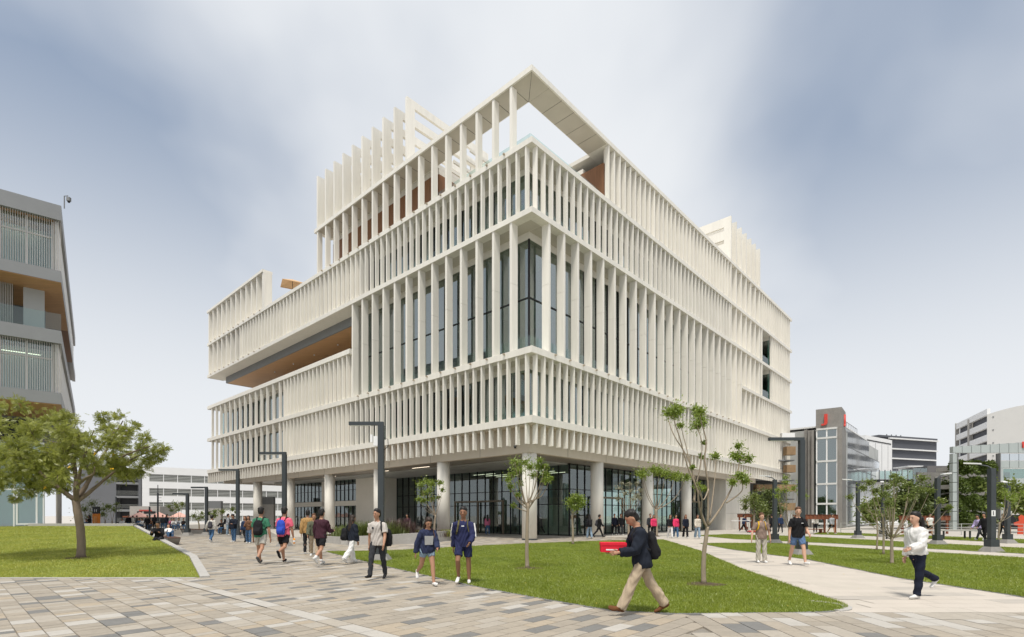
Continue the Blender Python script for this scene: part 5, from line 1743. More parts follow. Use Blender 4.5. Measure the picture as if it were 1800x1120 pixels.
# ---- planter with grasses between the walk and the building
PLW = P(590, 955)
PT_ = [P(560, 952), P(600, 957), P(690, 957.5), P(745, 955), P(792, 950), P(800, 944), P(775, 938), P(700, 940), P(590, 944)]
pl_ = [(p.x, p.y) for p in PT_]
PLN = thing('planter', 'long low concrete planter of grasses between the walk and the columns', 'planter', (0, 0, 0))
MB().prism(pl_, -.03, .30).build('soil', MULCH, PLN)
for i in range(len(pl_)):
    p, q = Vector(pl_[i]), Vector(pl_[(i + 1) % len(pl_)])
    t_ = (q - p).normalized()
    nn = Vector((t_.y, -t_.x)) * .09
    h0 = .36 + .28 * max(0, min(1, (p.x + 11) / 6)); h1 = .36 + .28 * max(0, min(1, (q.x + 11) / 6))
    MB().hexa([(p.x - nn.x, p.y - nn.y, -.04), (p.x + nn.x, p.y + nn.y, -.04), (q.x + nn.x, q.y + nn.y, -.04), (q.x - nn.x, q.y - nn.y, -.04),
               (p.x - nn.x, p.y - nn.y, h0), (p.x + nn.x, p.y + nn.y, h0), (q.x + nn.x, q.y + nn.y, h1), (q.x - nn.x, q.y - nn.y, h1)]).build('wall_panel', CONC, PLN)
GR_G = leaf_mat('tall_grass', (0.075, 0.115, 0.02), (0.21, 0.24, 0.06), .3, 2)
GR_P = leaf_mat('purple_grass', (0.055, 0.035, 0.035), (0.17, 0.105, 0.085), .3, 2)
GR_Y = leaf_mat('lime_groundcover', (0.15, 0.21, 0.02), (0.40, 0.45, 0.05), .3, 3)
def clump(px, d, h, w, m, n, label, seed, z=.28):
    g = np.random.default_rng(seed)
    t = thing('grass_clump', label, 'plant', (XD(px, d), d, z), 0, 'plants in the long planter')
    bx_ = g.normal(0, w * .35, (n, 2))
    ang = g.uniform(0, 6.28, n)
    ln = h * g.uniform(.6, 1.15, n)
    sp_ = g.uniform(.1, .75, n)
    w_ = .011 * (1 + d / 50)
    V = []
    c0 = np.stack([bx_[:, 0], bx_[:, 1], np.zeros(n)], 1)
    dr = np.stack([np.cos(ang), np.sin(ang), np.zeros(n)], 1)
    sd = np.stack([-np.sin(ang), np.cos(ang), np.zeros(n)], 1)
    pr = c0
    for k in range(3):
        f0, f1 = k / 3, (k + 1) / 3
        def at(f):
            q = c0 + dr * (ln * sp_ * f ** 1.8)[:, None]
            q[:, 2] = ln * (f - .25 * sp_ * f ** 3)
            return q
        a, b = at(f0), at(f1)
        wa, wb = w_ * (1 - f0 * .8), w_ * (1 - f1 * .8)
        V.append(np.stack([a - sd * wa, a + sd * wa, b + sd * wb, b - sd * wb], 1).reshape(-1, 3))
    quad_obj('blades', np.concatenate(V), m, t)
for k, (px, d, h, w, m, lab) in enumerate(((598, 31.5, .7, .7, GR_G, 'low green grass clump at the far end of the planter'), (612, 30.5, .8, .8, GR_G, 'green grass clump behind the girl in the puffer jacket'), (632, 31.0, 1.0, .8, GR_G, 'tall green grass clump left of the man in the grey tee'),
        (648, 31.5, 1.0, .8, GR_G, 'tall green grass clump behind the lamp post'), (682, 31.2, 1.05, .9, GR_G, 'tall yellow green grass clump right of the man in the grey tee'), (694, 31.8, 1.2, .9, GR_P, 'tallest purple fountain grass in the planter'), (708, 32.2, 1.1, .9, GR_P, 'purple fountain grass beside the tallest one'),
        (719, 32.0, .85, .8, GR_P, 'low purple fountain grass near the planter tree'), (700, 31.4, .7, .8, GR_G, 'green grass clump below the purple grasses'), (735, 33, .45, .9, GR_Y, 'lime green low plant behind the girl in shorts'), (772, 33.5, .45, .9, GR_P, 'dark low plant at the foot of the round column'), (786, 34, .45, .8, GR_Y, 'lime green low plant at the planter end'))):
    clump(px, d, h, w, m, 420, lab, 70 + k)
# ================================================================ people
SKIN = {k: mat('skin_' + k, c, .55, .05, 20) for k, c in (('light', (.55, .33, .23)), ('tan', (.40, .215, .135)), ('brown', (.27, .135, .08)))}
HAIR = {k: mat('hair_' + k, c, .5, .25, 60, stretch=(1, 1, .2)) for k, c in (('black', (.012, .010, .009)), ('brown', (.10, .045, .02)), ('dark', (.03, .018, .012)))}
CLOTH = {}
def cloth(name, c, var=.10):
    if name not in CLOTH:
        CLOTH[name] = mat('cloth_' + name, c, .85, var, 9, .25, 220, spec=.2)
    return CLOTH[name]
for n_, c_ in dict(green=(.045, .17, .10), pink=(.72, .13, .20), maroon=(.05, .018, .028), tan=(.36, .215, .085), camo=(.10, .105, .07), black=(.012, .012, .014), puffer=(.014, .018, .028), greytee=(.47, .435, .40), navy=(.022, .026, .075),
                   hoodie=(.025, .032, .07), browntee=(.24, .175, .145), white=(.68, .67, .65), beige=(.45, .43, .38), khaki=(.43, .345, .245), sand=(.42, .39, .33), denim=(.055, .115, .21), lightdenim=(.22, .30, .38), bluesh=(.10, .165, .30),
                   charcoal=(.035, .037, .042), whitepant=(.68, .67, .66), greyknit=(.30, .31, .33), lilac=(.42, .36, .58), hotpink=(.62, .04, .12), indigo=(.010, .013, .026), brown=(.14, .07, .04), rose=(.45, .12, .20), darkblue=(.02, .035, .08), jacketwhite=(.55, .53, .48), shoe=(.62, .61, .58), blackshoe=(.015, .015, .016), greyshoe=(.10, .10, .10), brownshoe=(.14, .06, .025),
                   bluebag=(.03, .07, .42), blackbag=(.014, .014, .016), greybag=(.05, .05, .058), cream=(.55, .50, .42), olive=(.10, .09, .04), yellowbag=(.60, .36, .02), redbox=(.62, .02, .04), printgrey=(.40, .40, .39)).items():
    cloth(n_, c_)
LIP = mat('lips', (.30, .10, .08), .5, 0)
EYE = mat('eye_dark', (.02, .014, .012), .3, 0)

JOBS = []
def fuse(mb, name, m, parent, voxel, it=3, fold=0.0, extra=None):
    me = mb.mesh(name, m, True)
    o = obj(name, me, parent)
    md = o.modifiers.new('fuse', 'REMESH')
    md.mode = 'VOXEL'
    md.voxel_size = voxel
    md.use_smooth_shade = True
    if it:
        s_ = o.modifiers.new('soft', 'SMOOTH')
        s_.factor = .5
        s_.iterations = it
    JOBS.append((o, m, fold, extra))
    return o

def person(px, fy, label, face=0, h=None, head=None, legs=((20, 4), (-16, 26)), arms=((-14, 8, 18), (16, 8, 22)), lean=3, hp=0, skin='tan', hair='black', hairstyle='short',
           top='white', sleeve='short', topb=1.0, bottom='denim', length='long', wide=1.0, shoes='shoe', fem=False, detail=2, pos=None, seat=None, group=None, bag=None, bagl=None, bagstyle='back', zoff=0.0, hem=-.08, headyaw=0, extra=None, toe=None, sock=None):
    p = pos if pos is not None else P(px, fy)
    if h is None:
        h = max(1.5, min(1.9, (fy - head) / (fy - HY) * CH)) if head else 1.7
    k = h / 1.72
    t = thing('person', label, 'person', (p.x, p.y, zoff), R(face), group)
    V3 = lambda x, y, z: Vector((x, y, z)) * k
    la = R(lean)
    T = Vector((0, math.sin(la), math.cos(la)))
    B = Vector((0, math.cos(la), -math.sin(la)))          # forward of the chest
    sh = .155 if fem else .178
    hipw = .088
    J = {}
    low = 1e9
    for i, s in enumerate((-1, 1)):
        f, kn = R(legs[i][0]), R(legs[i][1])
        hip = Vector((s * hipw, 0, 0))
        spread = legs[i][2] if len(legs[i]) > 2 else (.05 if length != 'long' else .035)
        d1 = Vector((s * spread, math.sin(f), -math.cos(f))).normalized()
        d2 = Vector((s * spread * .3, math.sin(f - kn), -math.cos(f - kn))).normalized()
        knee = hip + d1 * .43
        ank = knee + d2 * .41
        fp = R(legs[i][3]) if len(legs[i]) > 3 else (min(0, (f - kn) * .75) if f - kn < -.25 else max(0, (f - kn) * .8) if f - kn > .15 else 0)
        fd = Vector((s * .12, math.cos(fp), math.sin(fp))).normalized()
        fu = Vector((0, -math.sin(fp), math.cos(fp)))
        heel = ank - fd * .055 - fu * .045
        ball = ank + fd * .12 - fu * .05
        toe_ = ank + fd * .185 - fu * .052
        J[i] = (hip, knee, ank, heel, ball, toe_, fd, fu)
        low = min(low, heel.z - .03, toe_.z - .022, ball.z - .03)
    if seat is not None:
        low = -(seat / k) - .10 + 0.0
    up = Vector((0, 0, -low))
    def q(v):
        return (v + up) * k
    sc = lambda *r_: tuple(x * k for x in r_)
    fm = .92 if fem else 1.0
    vox = {2: .013, 1: .020, 0: .028}[detail] * k
    body = MB()
    nrad = [(-.07, .07, .10), (0, .105, .16), (.10, .10, .145 * (1.04 if fem else 1)), (.22, .088, .128 * fm), (.36, .105, .158 * fm), (.44, .092, .165 * fm), (.495, .066, .10), (.54, .052, .056), (.60, .05, .052)]
    body.tube([q(T * a) for a, _, _ in nrad], [sc(b, c) for _, b, c in nrad], 14)
    # head
    hpt = R(hp) + la
    hd = Vector((0, math.sin(hpt), math.cos(hpt)))
    hf = Vector((math.sin(R(headyaw)), math.cos(hpt), -math.sin(hpt))).normalized()
    nb = T * .565
    hc = nb + hd * .125 + hf * .018
    prof = [(-.118, .030, .026, .035), (-.09, .060, .046, .022), (-.045, .082, .064, .008), (.01, .094, .073, 0), (.05, .094, .074, -.004), (.085, .076, .060, -.008), (.108, .045, .036, -.01), (.116, .015, .012, -.01)]
    body.tube([q(hc + hd * a + hf * o_) for a, _, _, o_ in prof], [sc(b, c) for _, b, c, _ in prof], 16)
    hs = hd.cross(hf).normalized()
    if detail == 2:
        body.tube([q(hc + hf * .085 + hd * .02), q(hc + hf * .106 - hd * .022), q(hc + hf * .088 - hd * .034)], [.010 * k, .016 * k, .008 * k], 8)
        for s in (-1, 1):
            body.tube([q(hc + hs * s * .070 - hd * .035 - hf * .005), q(hc + hs * s * .080 - hd * .005 - hf * .01), q(hc + hs * s * .075 + hd * .028 - hf * .012)], [.010 * k, .016 * k, .010 * k], 8)
    arm_j = {}
    fing = MB()
    for i, s in enumerate((-1, 1)):
        a_ = arms[i]
        f, ab, e = R(a_[0]), R(a_[1]), R(a_[2])
        inn = a_[3] if len(a_) > 3 else 0.0
        S0 = T * .425 + Vector((s * sh, 0, 0))
        d1 = Vector((s * math.sin(ab), math.sin(f) * math.cos(ab), -math.cos(f) * math.cos(ab))).normalized()
        d2 = Vector((s * (math.sin(ab) * .4 - inn), math.sin(f + e), -math.cos(f + e))).normalized()
        el = S0 + d1 * .29
        wr = el + d2 * .245
        hnd = wr + d2 * .085
        arm_j[i] = (S0, el, wr, d1, d2)
        body.tube([q(T * .45 + Vector((s * .06, 0, 0))), q(S0), q(S0 + d1 * .1), q(el), q(el + d2 * .08), q(wr)], [x * k for x in (.05, .052, .048, .040, .041, .027)], 10)
        # palm and fingers
        sd = Vector((0, d2.z, -d2.y)) if abs(d2.x) < .9 else Vector((0, 1, 0))
        sd = (Vector((0, 1, 0)) - d2 * d2.y)
        if sd.length < .2: sd = Vector((0, 0, 1)) - d2 * d2.z
        sd.normalize()
        nm_ = d2.cross(sd).normalized() * s
        if detail == 2:
            body.tube([q(wr), q(wr + d2 * .03), q(wr + d2 * .08), q(wr + d2 * .095)], [sc(.024, .024), sc(.034, .018), sc(.040, .017), sc(.03, .012)], 10)
            for j in range(4):
                o_ = (j - 1.5) * .0195
                b0 = wr + d2 * .08 + sd * o_
                ln = (.062, .075, .080, .068)[j]
                c1 = b0 + d2 * ln * .5 - nm_ * .004
                c2 = c1 + (d2 * .8 - nm_ * .6).normalized() * ln * .45
                fing.tube([q(b0), q(c1), q(c2)], [x * k for x in (.0092, .0086, .006)], 6)
            th0 = wr + d2 * .03 + sd * .028
            th1 = th0 + (sd * .7 + d2 * .7).normalized() * .035
            fing.tube([q(th0), q(th1), q(th1 + (d2 * .9 - nm_ * .3) * .03)], [x * k for x in (.0115, .010, .007)], 6)
        else:
            body.tube([q(wr), q(wr + d2 * .05), q(wr + d2 * .15)], [.025 * k, .034 * k, .016 * k], 8)
    for i, s in enumerate((-1, 1)):
        hip, knee, ank, heel, ball, toe_, fd, fu = J[i]
        body.tube([q(hip + Vector((0, 0, .05))), q(hip.lerp(knee, .3)), q(knee), q(knee.lerp(ank, .3) - fd * .012), q(knee.lerp(ank, .75)), q(ank)], [x * k for x in (.085, .082, .055, .058, .040, .036)], 12)
        body.tube([q(heel + fu * .03), q(ank.lerp(ball, .5)), q(ball + fu * .01)], [x * k for x in (.03, .032, .025)], 8)
    body_o = fuse(body, 'body', SKIN[skin], t, vox, 4 if detail == 2 else 2, 0, fing if detail == 2 else None)
    if detail == 2:
        for s in (-1, 1):
            c = hc + hf * .088 + hs * s * .032 + hd * .016
            MB().tube([q(c - hs * .013), q(c), q(c + hs * .013)], [x * k for x in (.003, .006, .003)], 6).build('eye', EYE, body_o)
            c = hc + hf * .091 + hs * s * .033 + hd * .034
            MB().tube([q(c - hs * .018), q(c + hd * .003), q(c + hs * .018)], [x * k for x in (.003, .0045, .003)], 6).build('eyebrow', HAIR[hair], body_o)
        c = hc + hf * .088 - hd * .062
        MB().tube([q(c - hs * .022), q(c + hf * .004), q(c + hs * .022)], [x * k for x in (.003, .006, .003)], 6).build('mouth', LIP, body_o)
    # hair
    hm = MB()
    hb = hc - hf * .016 + hd * .012
    hp_ = [(-.085, .055, .060, -.036), (-.04, .078, .076, -.034), (.01, .088, .085, -.026), (.045, .090, .086, -.020), (.08, .100, .084, -.004), (.115, .084, .068, .004), (.14, .042, .038, .0), (.146, .015, .012, 0)]
    hm.tube([q(hb + hd * a + hf * o_) for a, _, _, o_ in hp_], [sc(b, c) for _, b, c, _ in hp_], 14)
    if detail >= 1:
        rr = random.Random(int(px) + 5)
        big = 1.0 if hairstyle in ('curly', 'bushy') else .55
        for j in range(30):
            a1, a2 = rr.uniform(0, 6.28), rr.uniform(.0, 1.5)
            dd = hs * math.cos(a1) * math.sin(a2) + hf * (math.sin(a1) * math.sin(a2) - .1) + hd * math.cos(a2)
            c = hb + hd * .04 + hf * .004 + dd * (.082 + .004 * big)
            hm.tube([q(c - dd * .02), q(c), q(c + dd * .02)], [x * k * big for x in (.018, .030, .014)], 7)
    if hairstyle == 'long':
        hm.tube([q(hb + hd * .06 - hf * .04), q(hb - hd * .06 - hf * .075), q(hb - hd * .17 - hf * .085), q(T * .36 - B * .125), q(T * .24 - B * .13)], [sc(.05, .07), sc(.045, .095), sc(.04, .10), sc(.035, .085), sc(.012, .05)], 12)
        for s in (-1, 1):
            hm.tube([q(hb + hd * .05 + hs * s * .06), q(hb - hd * .06 + hs * s * .082 - hf * .01), q(hb - hd * .19 + hs * s * .085)], [.03 * k, .028 * k, .012 * k], 8)
    if hairstyle == 'ponytail':
        hm.tube([q(hb + hd * .03 - hf * .09), q(hb - hd * .01 - hf * .14), q(hb - hd * .12 - hf * .16), q(hb - hd * .24 - hf * .15), q(hb - hd * .30 - hf * .14)], [x * k for x in (.03, .042, .045, .035, .01)], 10)
    fuse(hm, 'hair', HAIR[hair], t, vox * .8, 2, .006 if hairstyle in ('curly', 'bushy') else .003)
    # top
    ts = MB()
    tb = .014 * topb
    sec = [(hem, .122, .168), (.02, .122, .172), (.12, .112, .158), (.24, .104, .146 * fm), (.36, .114, .166 * fm), (.42, .104, .168 * fm), (.47, .080, .125), (.515, .058, .066)]
    ts.tube([q(T * a) for a, _, _ in sec], [sc(b + tb * (.4 if a > .48 else 1), c + tb * (.4 if a > .48 else 1)) for a, b, c in sec], 16)
    for i, s in enumerate((-1, 1)):
        S0, el, wr, d1, d2 = arm_j[i]
        st = T * .445 + Vector((s * .07, 0, 0))
        if sleeve == 'short':
            ts.tube([q(st), q(S0), q(S0 + d1 * .10), q(S0 + d1 * .20)], [(x + tb * .7) * k for x in (.058, .056, .060, .060)], 12)
        else:
            ts.tube([q(st), q(S0), q(S0 + d1 * .12), q(el), q(el + d2 * .1), q(wr - d2 * .005)], [(x + tb) * k for x in (.058, .056, .056, .050, .046, .036)], 12)
    topo = fuse(ts, 'hoodie' if hairstyle == 'hood' else 'shirt', cloth(top, (.3, .3, .3)), t, vox, 2, .010)
    # bottom
    bs = MB()
    bs.tube([q(Vector((0, 0, -.10))), q(Vector((0, 0, -.03))), q(Vector((0, 0, .05))), q(T * .13)], [sc(.085, .12), sc(.122, .170), sc(.118, .166), sc(.105, .15)], 16)
    for i, s in enumerate((-1, 1)):
        hip, knee, ank, heel, ball, toe_, fd, fu = J[i]
        if length == 'long':
            kn_ = .068 * (1 + .5 * (wide - 1))
            bs.tube([q(hip + Vector((0, 0, .04))), q(hip.lerp(knee, .35)), q(knee), q(knee.lerp(ank, .5) - fd * .008), q(ank - (ank - knee).normalized() * -.015)], [x * k for x in (.094, .090, kn_, .062 * wide, .058 * wide)], 12)
        else:
            e_ = .72 if length == 'short' else .42
            bs.tube([q(hip + Vector((0, 0, .04))), q(hip.lerp(knee, .3)), q(hip.lerp(knee, e_))], [x * k * (1 + .6 * (wide - 1)) for x in (.094, .092, .088)], 12)
    fuse(bs, 'trousers' if length == 'long' else 'shorts', cloth(bottom, (.2, .2, .2)), t, vox, 2, .009)
    for i in (0, 1):
        hip, knee, ank, heel, ball, toe_, fd, fu = J[i]
        sm = MB()
        sm.tube([q(heel + fu * .02 - fd * .012), q(heel + fu * .02 + fd * .02), q(ank.lerp(ball, .45) - fu * .004), q(ball + fu * .004), q(toe_ + fu * .004), q(toe_ + fd * .022)], [sc(.020, .024), sc(.042, .036), sc(.044, .038), sc(.032, .046), sc(.024, .040), sc(.010, .018)], 10)
        fuse(sm, 'shoe', cloth(shoes, (.6, .6, .6)), t, vox * .8, 1)
        if sock:
            MB().tube([q(ank - fu * .01), q(ank.lerp(knee, .25))], [.042 * k, .050 * k], 10).build('sock', cloth(sock, (.7, .7, .7)), t, True)
    if detail == 2 and top in ('navy',):
        for i in (0, 1):
            S0, el, wr, d1, d2 = arm_j[i]
            s = (-1, 1)[i]
            MB().tube([q(S0 + Vector((s * .068, .02, .035))), q(S0 + d1 * .10 + Vector((s * .078, .02, 0))), q(el + Vector((s * .070, .02, 0)))], [.017 * k] * 3, 8).build('sleeve_stripe', cloth('white', (.7, .7, .7)), topo)
        MB().hexa([tuple(q(T * z + B * y + Vector((x, 0, 0)))) for z, y, x in ((.395, .128, -.03), (.395, .128, .03), (.395, .137, .03), (.395, .137, -.03), (.412, .124, -.03), (.412, .124, .03), (.412, .133, .03), (.412, .133, -.03))]).build('chest_mark', WHITEP, topo)
    if extra:
        extra(topo, q, T, B, k, arm_j, J)
    # bag
    if bag:
        bt = thing('backpack' if bagstyle in ('back', 'side') else 'bag', bagl, 'backpack' if bagstyle in ('back', 'side') else 'bag', (p.x, p.y, zoff), R(face))
        bm_ = MB()
        off = Vector((0, 0, 0)) if bagstyle == 'back' else Vector((-.20, .10, -.10)) if bagstyle == 'side' else Vector((-.12, -.04, -.06))
        s_ = [(-.02, .060, .11), (.04, .085, .14), (.18, .085, .145), (.32, .075, .135), (.40, .05, .10), (.43, .02, .05)]
        c0 = (lambda a: T * a - B * .205 + off)
        bm_.tube([q(c0(a)) for a, _, _ in s_], [sc(b, c) for _, b, c in s_], 14)
        bm_.tube([q(c0(.02) - B * .075), q(c0(.1) - B * .085), q(c0(.19) - B * .07)], [sc(.03, .09), sc(.04, .11), sc(.02, .09)], 12)
        fuse(bm_, 'pack', cloth(bag, (.02, .02, .02)), bt, vox, 2, .004)
        if bagstyle == 'back':
            for s in (-1, 1):
                MB().tube([q(T * .40 - B * .13 + Vector((s * .075, 0, 0))), q(T * .525 - B * .05 + Vector((s * .095, 0, 0))), q(T * .52 + B * .05 + Vector((s * .10, 0, 0))), q(T * .42 + B * .125 + Vector((s * .105, 0, 0))), q(T * .28 + B * .12 + Vector((s * .135, 0, 0))), q(T * .20 + B * .0 + Vector((s * .165, 0, 0))), q(T * .14 - B * .13 + Vector((s * .12, 0, 0)))],
                          [sc(.009, .022)] * 7, 8).build('strap', cloth('olive' if bag in ('olive',) else 'yellowbag' if bag == 'yellowbag' else 'blackbag', (0, 0, 0)), bt)
        else:
            MB().tube([q(c0(.40)), q(T * .52 - B * .04 + Vector((-.12, 0, 0))), q(T * .50 + B * .06 + Vector((-.12, 0, 0))), q(T * .33 + B * .13 + Vector((-.15, 0, 0))), q(c0(.05) + B * .06)], [sc(.009, .02)] * 5, 8).build('strap', cloth('brown' if bag == 'cream' else 'blackbag', (0, 0, 0)), bt)
    return t

# ---- walkers in the foreground
def tee_emblem(t, q, T, B, k, aj, J):
    MB().tube([q(T * .36 + B * .120 + Vector((.07, 0, 0))), q(T * .36 + B * .131 + Vector((.07, 0, 0)))], [.03 * k, .028 * k], 12).build('chest_mark', cloth('charcoal', (0, 0, 0)), t)
person(458, 992, 'man in green T-shirt and pale shorts walking away with a black backpack', 4, head=890, legs=((20, 5), (-24, 28)), arms=((6, 12, 8), (-6, 14, 14)), skin='tan', top='green', bottom='beige', length='short', wide=1.15, shoes='greyshoe', bag='blackbag', bagl='black backpack worn by the man in green', topb=1.5)
def bottle_hand(t, q, T, B, k, aj, J): pass
pk_t = person(499, 990, 'man in pink T-shirt and black shorts walking away with a blue backpack', -3, head=889, legs=((18, 4), (-24, 50)), arms=((6, 10, 8), (2, 12, 10)), skin='tan', top='pink', bottom='black', length='short', wide=1.12, shoes='blackshoe', bag='bluebag', bagl='bright blue backpack worn by the man in pink', topb=1.6)
bo = P(514, 990)
bt_ = thing('bottle', 'orange drink bottle with white label carried by the man in pink', 'bottle', (bo.x + .06, bo.y, .66))
MB().tube([(0, 0, 0), (0, 0, .02), (0, 0, .16), (0, 0, .19)], [.03, .036, .036, .014], 12).build('body', mat('orange_plastic', (.80, .30, .01), .3, 0), bt_, True)
MB().tube([(0, 0, .05), (0, 0, .12)], [.0372, .0372], 12).build('label_band', WHITEP, bt_)
MB().tube([(0, 0, .19), (0, 0, .215)], [.016, .016], 10).build('cap', WHITEP, bt_)
person(564, 994, 'man in maroon sweatshirt, black shorts and white trainers walking away', -14, head=895, legs=((16, 4), (-20, 34)), arms=((4, 10, 20), (20, 8, 70, .3)), skin='tan', hairstyle='curly', top='maroon', sleeve='long', bottom='black', length='short', wide=1.15, topb=1.5, sock='white')
person(541, 975, 'person in tan jacket and dark trousers half hidden behind the man in maroon', 20, head=898, top='tan', sleeve='long', topb=2.2, bottom='charcoal', shoes='white', hairstyle='bushy', legs=((12, 2), (-12, 12)))
person(552, 978, 'person in camouflage jacket and khaki trousers beside the tan jacket', -160, h=1.66, top='camo', sleeve='long', topb=2.2, bottom='khaki', wide=1.2, shoes='white', skin='tan', hair='brown', legs=((14, 2), (-10, 14)))
def puff(t, q, T, B, k, aj, J):
    for j in range(5):
        MB().tube([q(T * (.0 + .09 * j) + Vector((math.cos(a) * (.155 if j else .16), math.sin(a) * .118, 0))) for a in (i * 6.2832 / 14 for i in range(15))], .010 * k, 5).build('quilting_ridge', cloth('greybag', (0, 0, 0)), t, True)
person(618, 991, 'girl in black quilted jacket and wide white trousers with long hair walking away', -30, head=906, fem=True, hairstyle='long', hair='dark', top='puffer', sleeve='long', topb=2.6, bottom='whitepant', wide=1.55, shoes='shoe', legs=((14, 2), (-22, 20)), arms=((10, 8, 20), (0, 10, 12)), bag='blackbag', bagl='black shoulder bag carried by the girl in the quilted jacket', bagstyle='tote', hp=6, extra=puff)
person(664, 1018, 'man in pale grey T-shirt and charcoal trousers walking forward', 172, head=897, legs=((-12, 8), (22, 12)), arms=((16, 10, 14), (-12, 9, 10)), skin='tan', top='greytee', bottom='charcoal', shoes='blackshoe', topb=1.4, wide=.98, bag='blackbag', bagl='black backpack slung on one shoulder of the man in grey', bagstyle='side', headyaw=20, extra=tee_emblem)
def hood_print(t, q, T, B, k, aj, J):
    b = MB()
    b.hexa([tuple(q(T * z + B * y + Vector((x, 0, 0)))) for z, y, x in ((.14, .118, -.10), (.14, .118, .10), (.14, .140, .10), (.14, .140, -.10), (.36, .118, -.11), (.36, .118, .11), (.36, .143, .11), (.36, .143, -.11))])
    b.build('printed_panel', cloth('printgrey', (0, 0, 0), .35), t)
    wr = aj[0][2] + aj[0][4] * .08
    b = MB()
    b.hexa([tuple(q(wr + Vector((x, y, z)))) for x, y, z in ((-.02, -.10, -.04), (.02, -.10, -.04), (.02, .12, .03), (-.02, .12, .03), (-.02, -.11, .02), (.02, -.11, .02), (.02, .11, .09), (-.02, .11, .09))])
person(751, 1029, 'girl in navy and grey hoodie and denim shorts looking down', 205, head=911, h=1.58, fem=True, hairstyle='long', hair='dark', skin='tan', top='hoodie', sleeve='long', topb=1.8, bottom='lightdenim', length='hot', wide=1.1, shoes='white', legs=((16, 6), (-20, 44)), arms=((22, 8, 40, .25), (-18, 18, 10)), hp=22, lean=6, headyaw=0, bag='cream', bagl='cream cloth backpack on the girl in denim shorts', bagstyle='tote', extra=hood_print)
person(815, 1026, 'man in navy tracksuit top with white sleeve stripes and navy shorts', 178, head=893, skin='brown', top='navy', sleeve='long', bottom='navy', length='short', wide=1.12, shoes='white', topb=1.6, legs=((-4, 3), (26, 52)), arms=((20, 8, 38, .25), (-20, 10, 14)), bag='olive', bagl='backpack with olive straps worn by the man in navy', bagstyle='back')
bm = person(1128, 1080, 'man in dark jacket and khaki trousers striding with a red box', 92, h=1.74, skin='tan', top='puffer', sleeve='long', topb=2.4, bottom='khaki', wide=1.35, shoes='brownshoe', legs=((27, 3), (-24, 10)), arms=((22, 6, 62, .1), (22, 6, 62, .1)), hp=26, lean=8, hairstyle='bushy', hem=-.13, bag='blackbag', bagl='black backpack worn by the man carrying the red box')
bp_ = P(1128, 1080)
rb = thing('box', 'red cardboard box carried in front of the man in the dark jacket', 'box', (bp_.x - .47, bp_.y, 1.02), R(-6))
MB().box(-.20, .20, -.16, .16, 0, .105).build('carton', cloth('redbox', (.6, 0, 0)), rb)
MB().box(-.206, .206, -.166, .166, .107, .150).build('lid', cloth('redbox', (.6, 0, 0)), rb)
MB().box(-.12, .06, -.1645, -.1615, .03, .05).build('white_print', WHITEP, rb)
person(1338, 989, 'man in brown T-shirt and sand trousers with yellow backpack straps', 168, head=903, skin='light', hair='brown', top='browntee', bottom='sand', wide=1.25, shoes='white', topb=1.5, arms=((-4, 16, 10), (4, 24, 14)), legs=((4, 2), (6, 8)), headyaw=-25, bag='yellowbag', bagl='yellow and black backpack worn by the man in brown')
person(1402, 994, 'man in black T-shirt and blue shorts walking forward in white shoes', 176, head=893, skin='light', hair='brown', top='black', bottom='bluesh', length='short', wide=1.12, shoes='white', topb=1.5, arms=((10, 12, 46, .2), (-4, 10, 8)), legs=((20, 8), (-14, 12)), headyaw=15, bag='blackbag', bagl='black backpack worn by the man in blue shorts', extra=lambda t, q, T, B, k, aj, J: MB().hexa([tuple(q(T * z + B * y + Vector((x, 0, 0)))) for z, y, x in ((.35, .124, -.10), (.35, .124, -.04), (.35, .138, -.04), (.35, .138, -.10), (.365, .124, -.10), (.365, .124, -.04), (.365, .137, -.04), (.365, .137, -.10))]).build('chest_mark', WHITEP, t))
person(1612, 1051, 'woman in white shirt and dark trousers with a ponytail striding past', 100, h=1.66, fem=True, hairstyle='ponytail', skin='light', top='white', sleeve='long', topb=2.4, bottom='indigo', wide=1.15, shoes='white', legs=((8, 0), (-26, 40)), arms=((24, 10, 50, .1), (-14, 12, 30)), hem=-.03)

# ---- people further off
Bg = 'people by the plaza on the left'
person(372, 954, 'person in pale jacket with grey backpack walking away on the plaza', 5, head=906, fem=True, hairstyle='bushy', top='jacketwhite', sleeve='long', topb=2.4, bottom='denim', wide=1.2, shoes='white', legs=((12, 2), (-16, 30)), arms=((0, 30, 14), (0, 10, 14)), detail=1, bag='greybag', bagl='small grey backpack on the person in the pale jacket')
person(411, 953, 'man in dark jacket and jeans looking down at a phone', 172, head=904, top='puffer', sleeve='long', topb=2.4, bottom='denim', wide=1.2, shoes='white', arms=((18, 8, 85, .35), (0, 8, 10)), legs=((6, 2), (-4, 4)), hp=22, detail=1)
person(437, 955, 'woman in dark crop top and flared jeans holding a phone', 190, head=907, fem=True, hairstyle='long', hair='dark', top='brown', sleeve='long', topb=1.2, bottom='denim', wide=1.4, shoes='white', arms=((20, 8, 85, .35), (20, 8, 85, .35)), legs=((8, 2), (-6, 6)), detail=1)
person(431, 953.5, 'woman in dark clothes close beside the flared jeans', 185, h=1.6, fem=True, hairstyle='long', hair='brown', top='darkblue', sleeve='long', topb=1.4, bottom='charcoal', shoes='blackshoe', arms=((20, 8, 70, .3), (5, 8, 20)), detail=1)
person(400, 941, 'person in grey sweatshirt and light jeans standing by the timber bench', -60, h=1.75, top='greyknit', sleeve='long', topb=1.6, bottom='lightdenim', wide=1.1, detail=1, legs=((4, 2), (-2, 2)), arms=((30, 8, 90, .3), (10, 8, 30)), bag='blackbag', bagl='dark backpack on the person in grey by the bench')
p1 = P(384, 938.5)
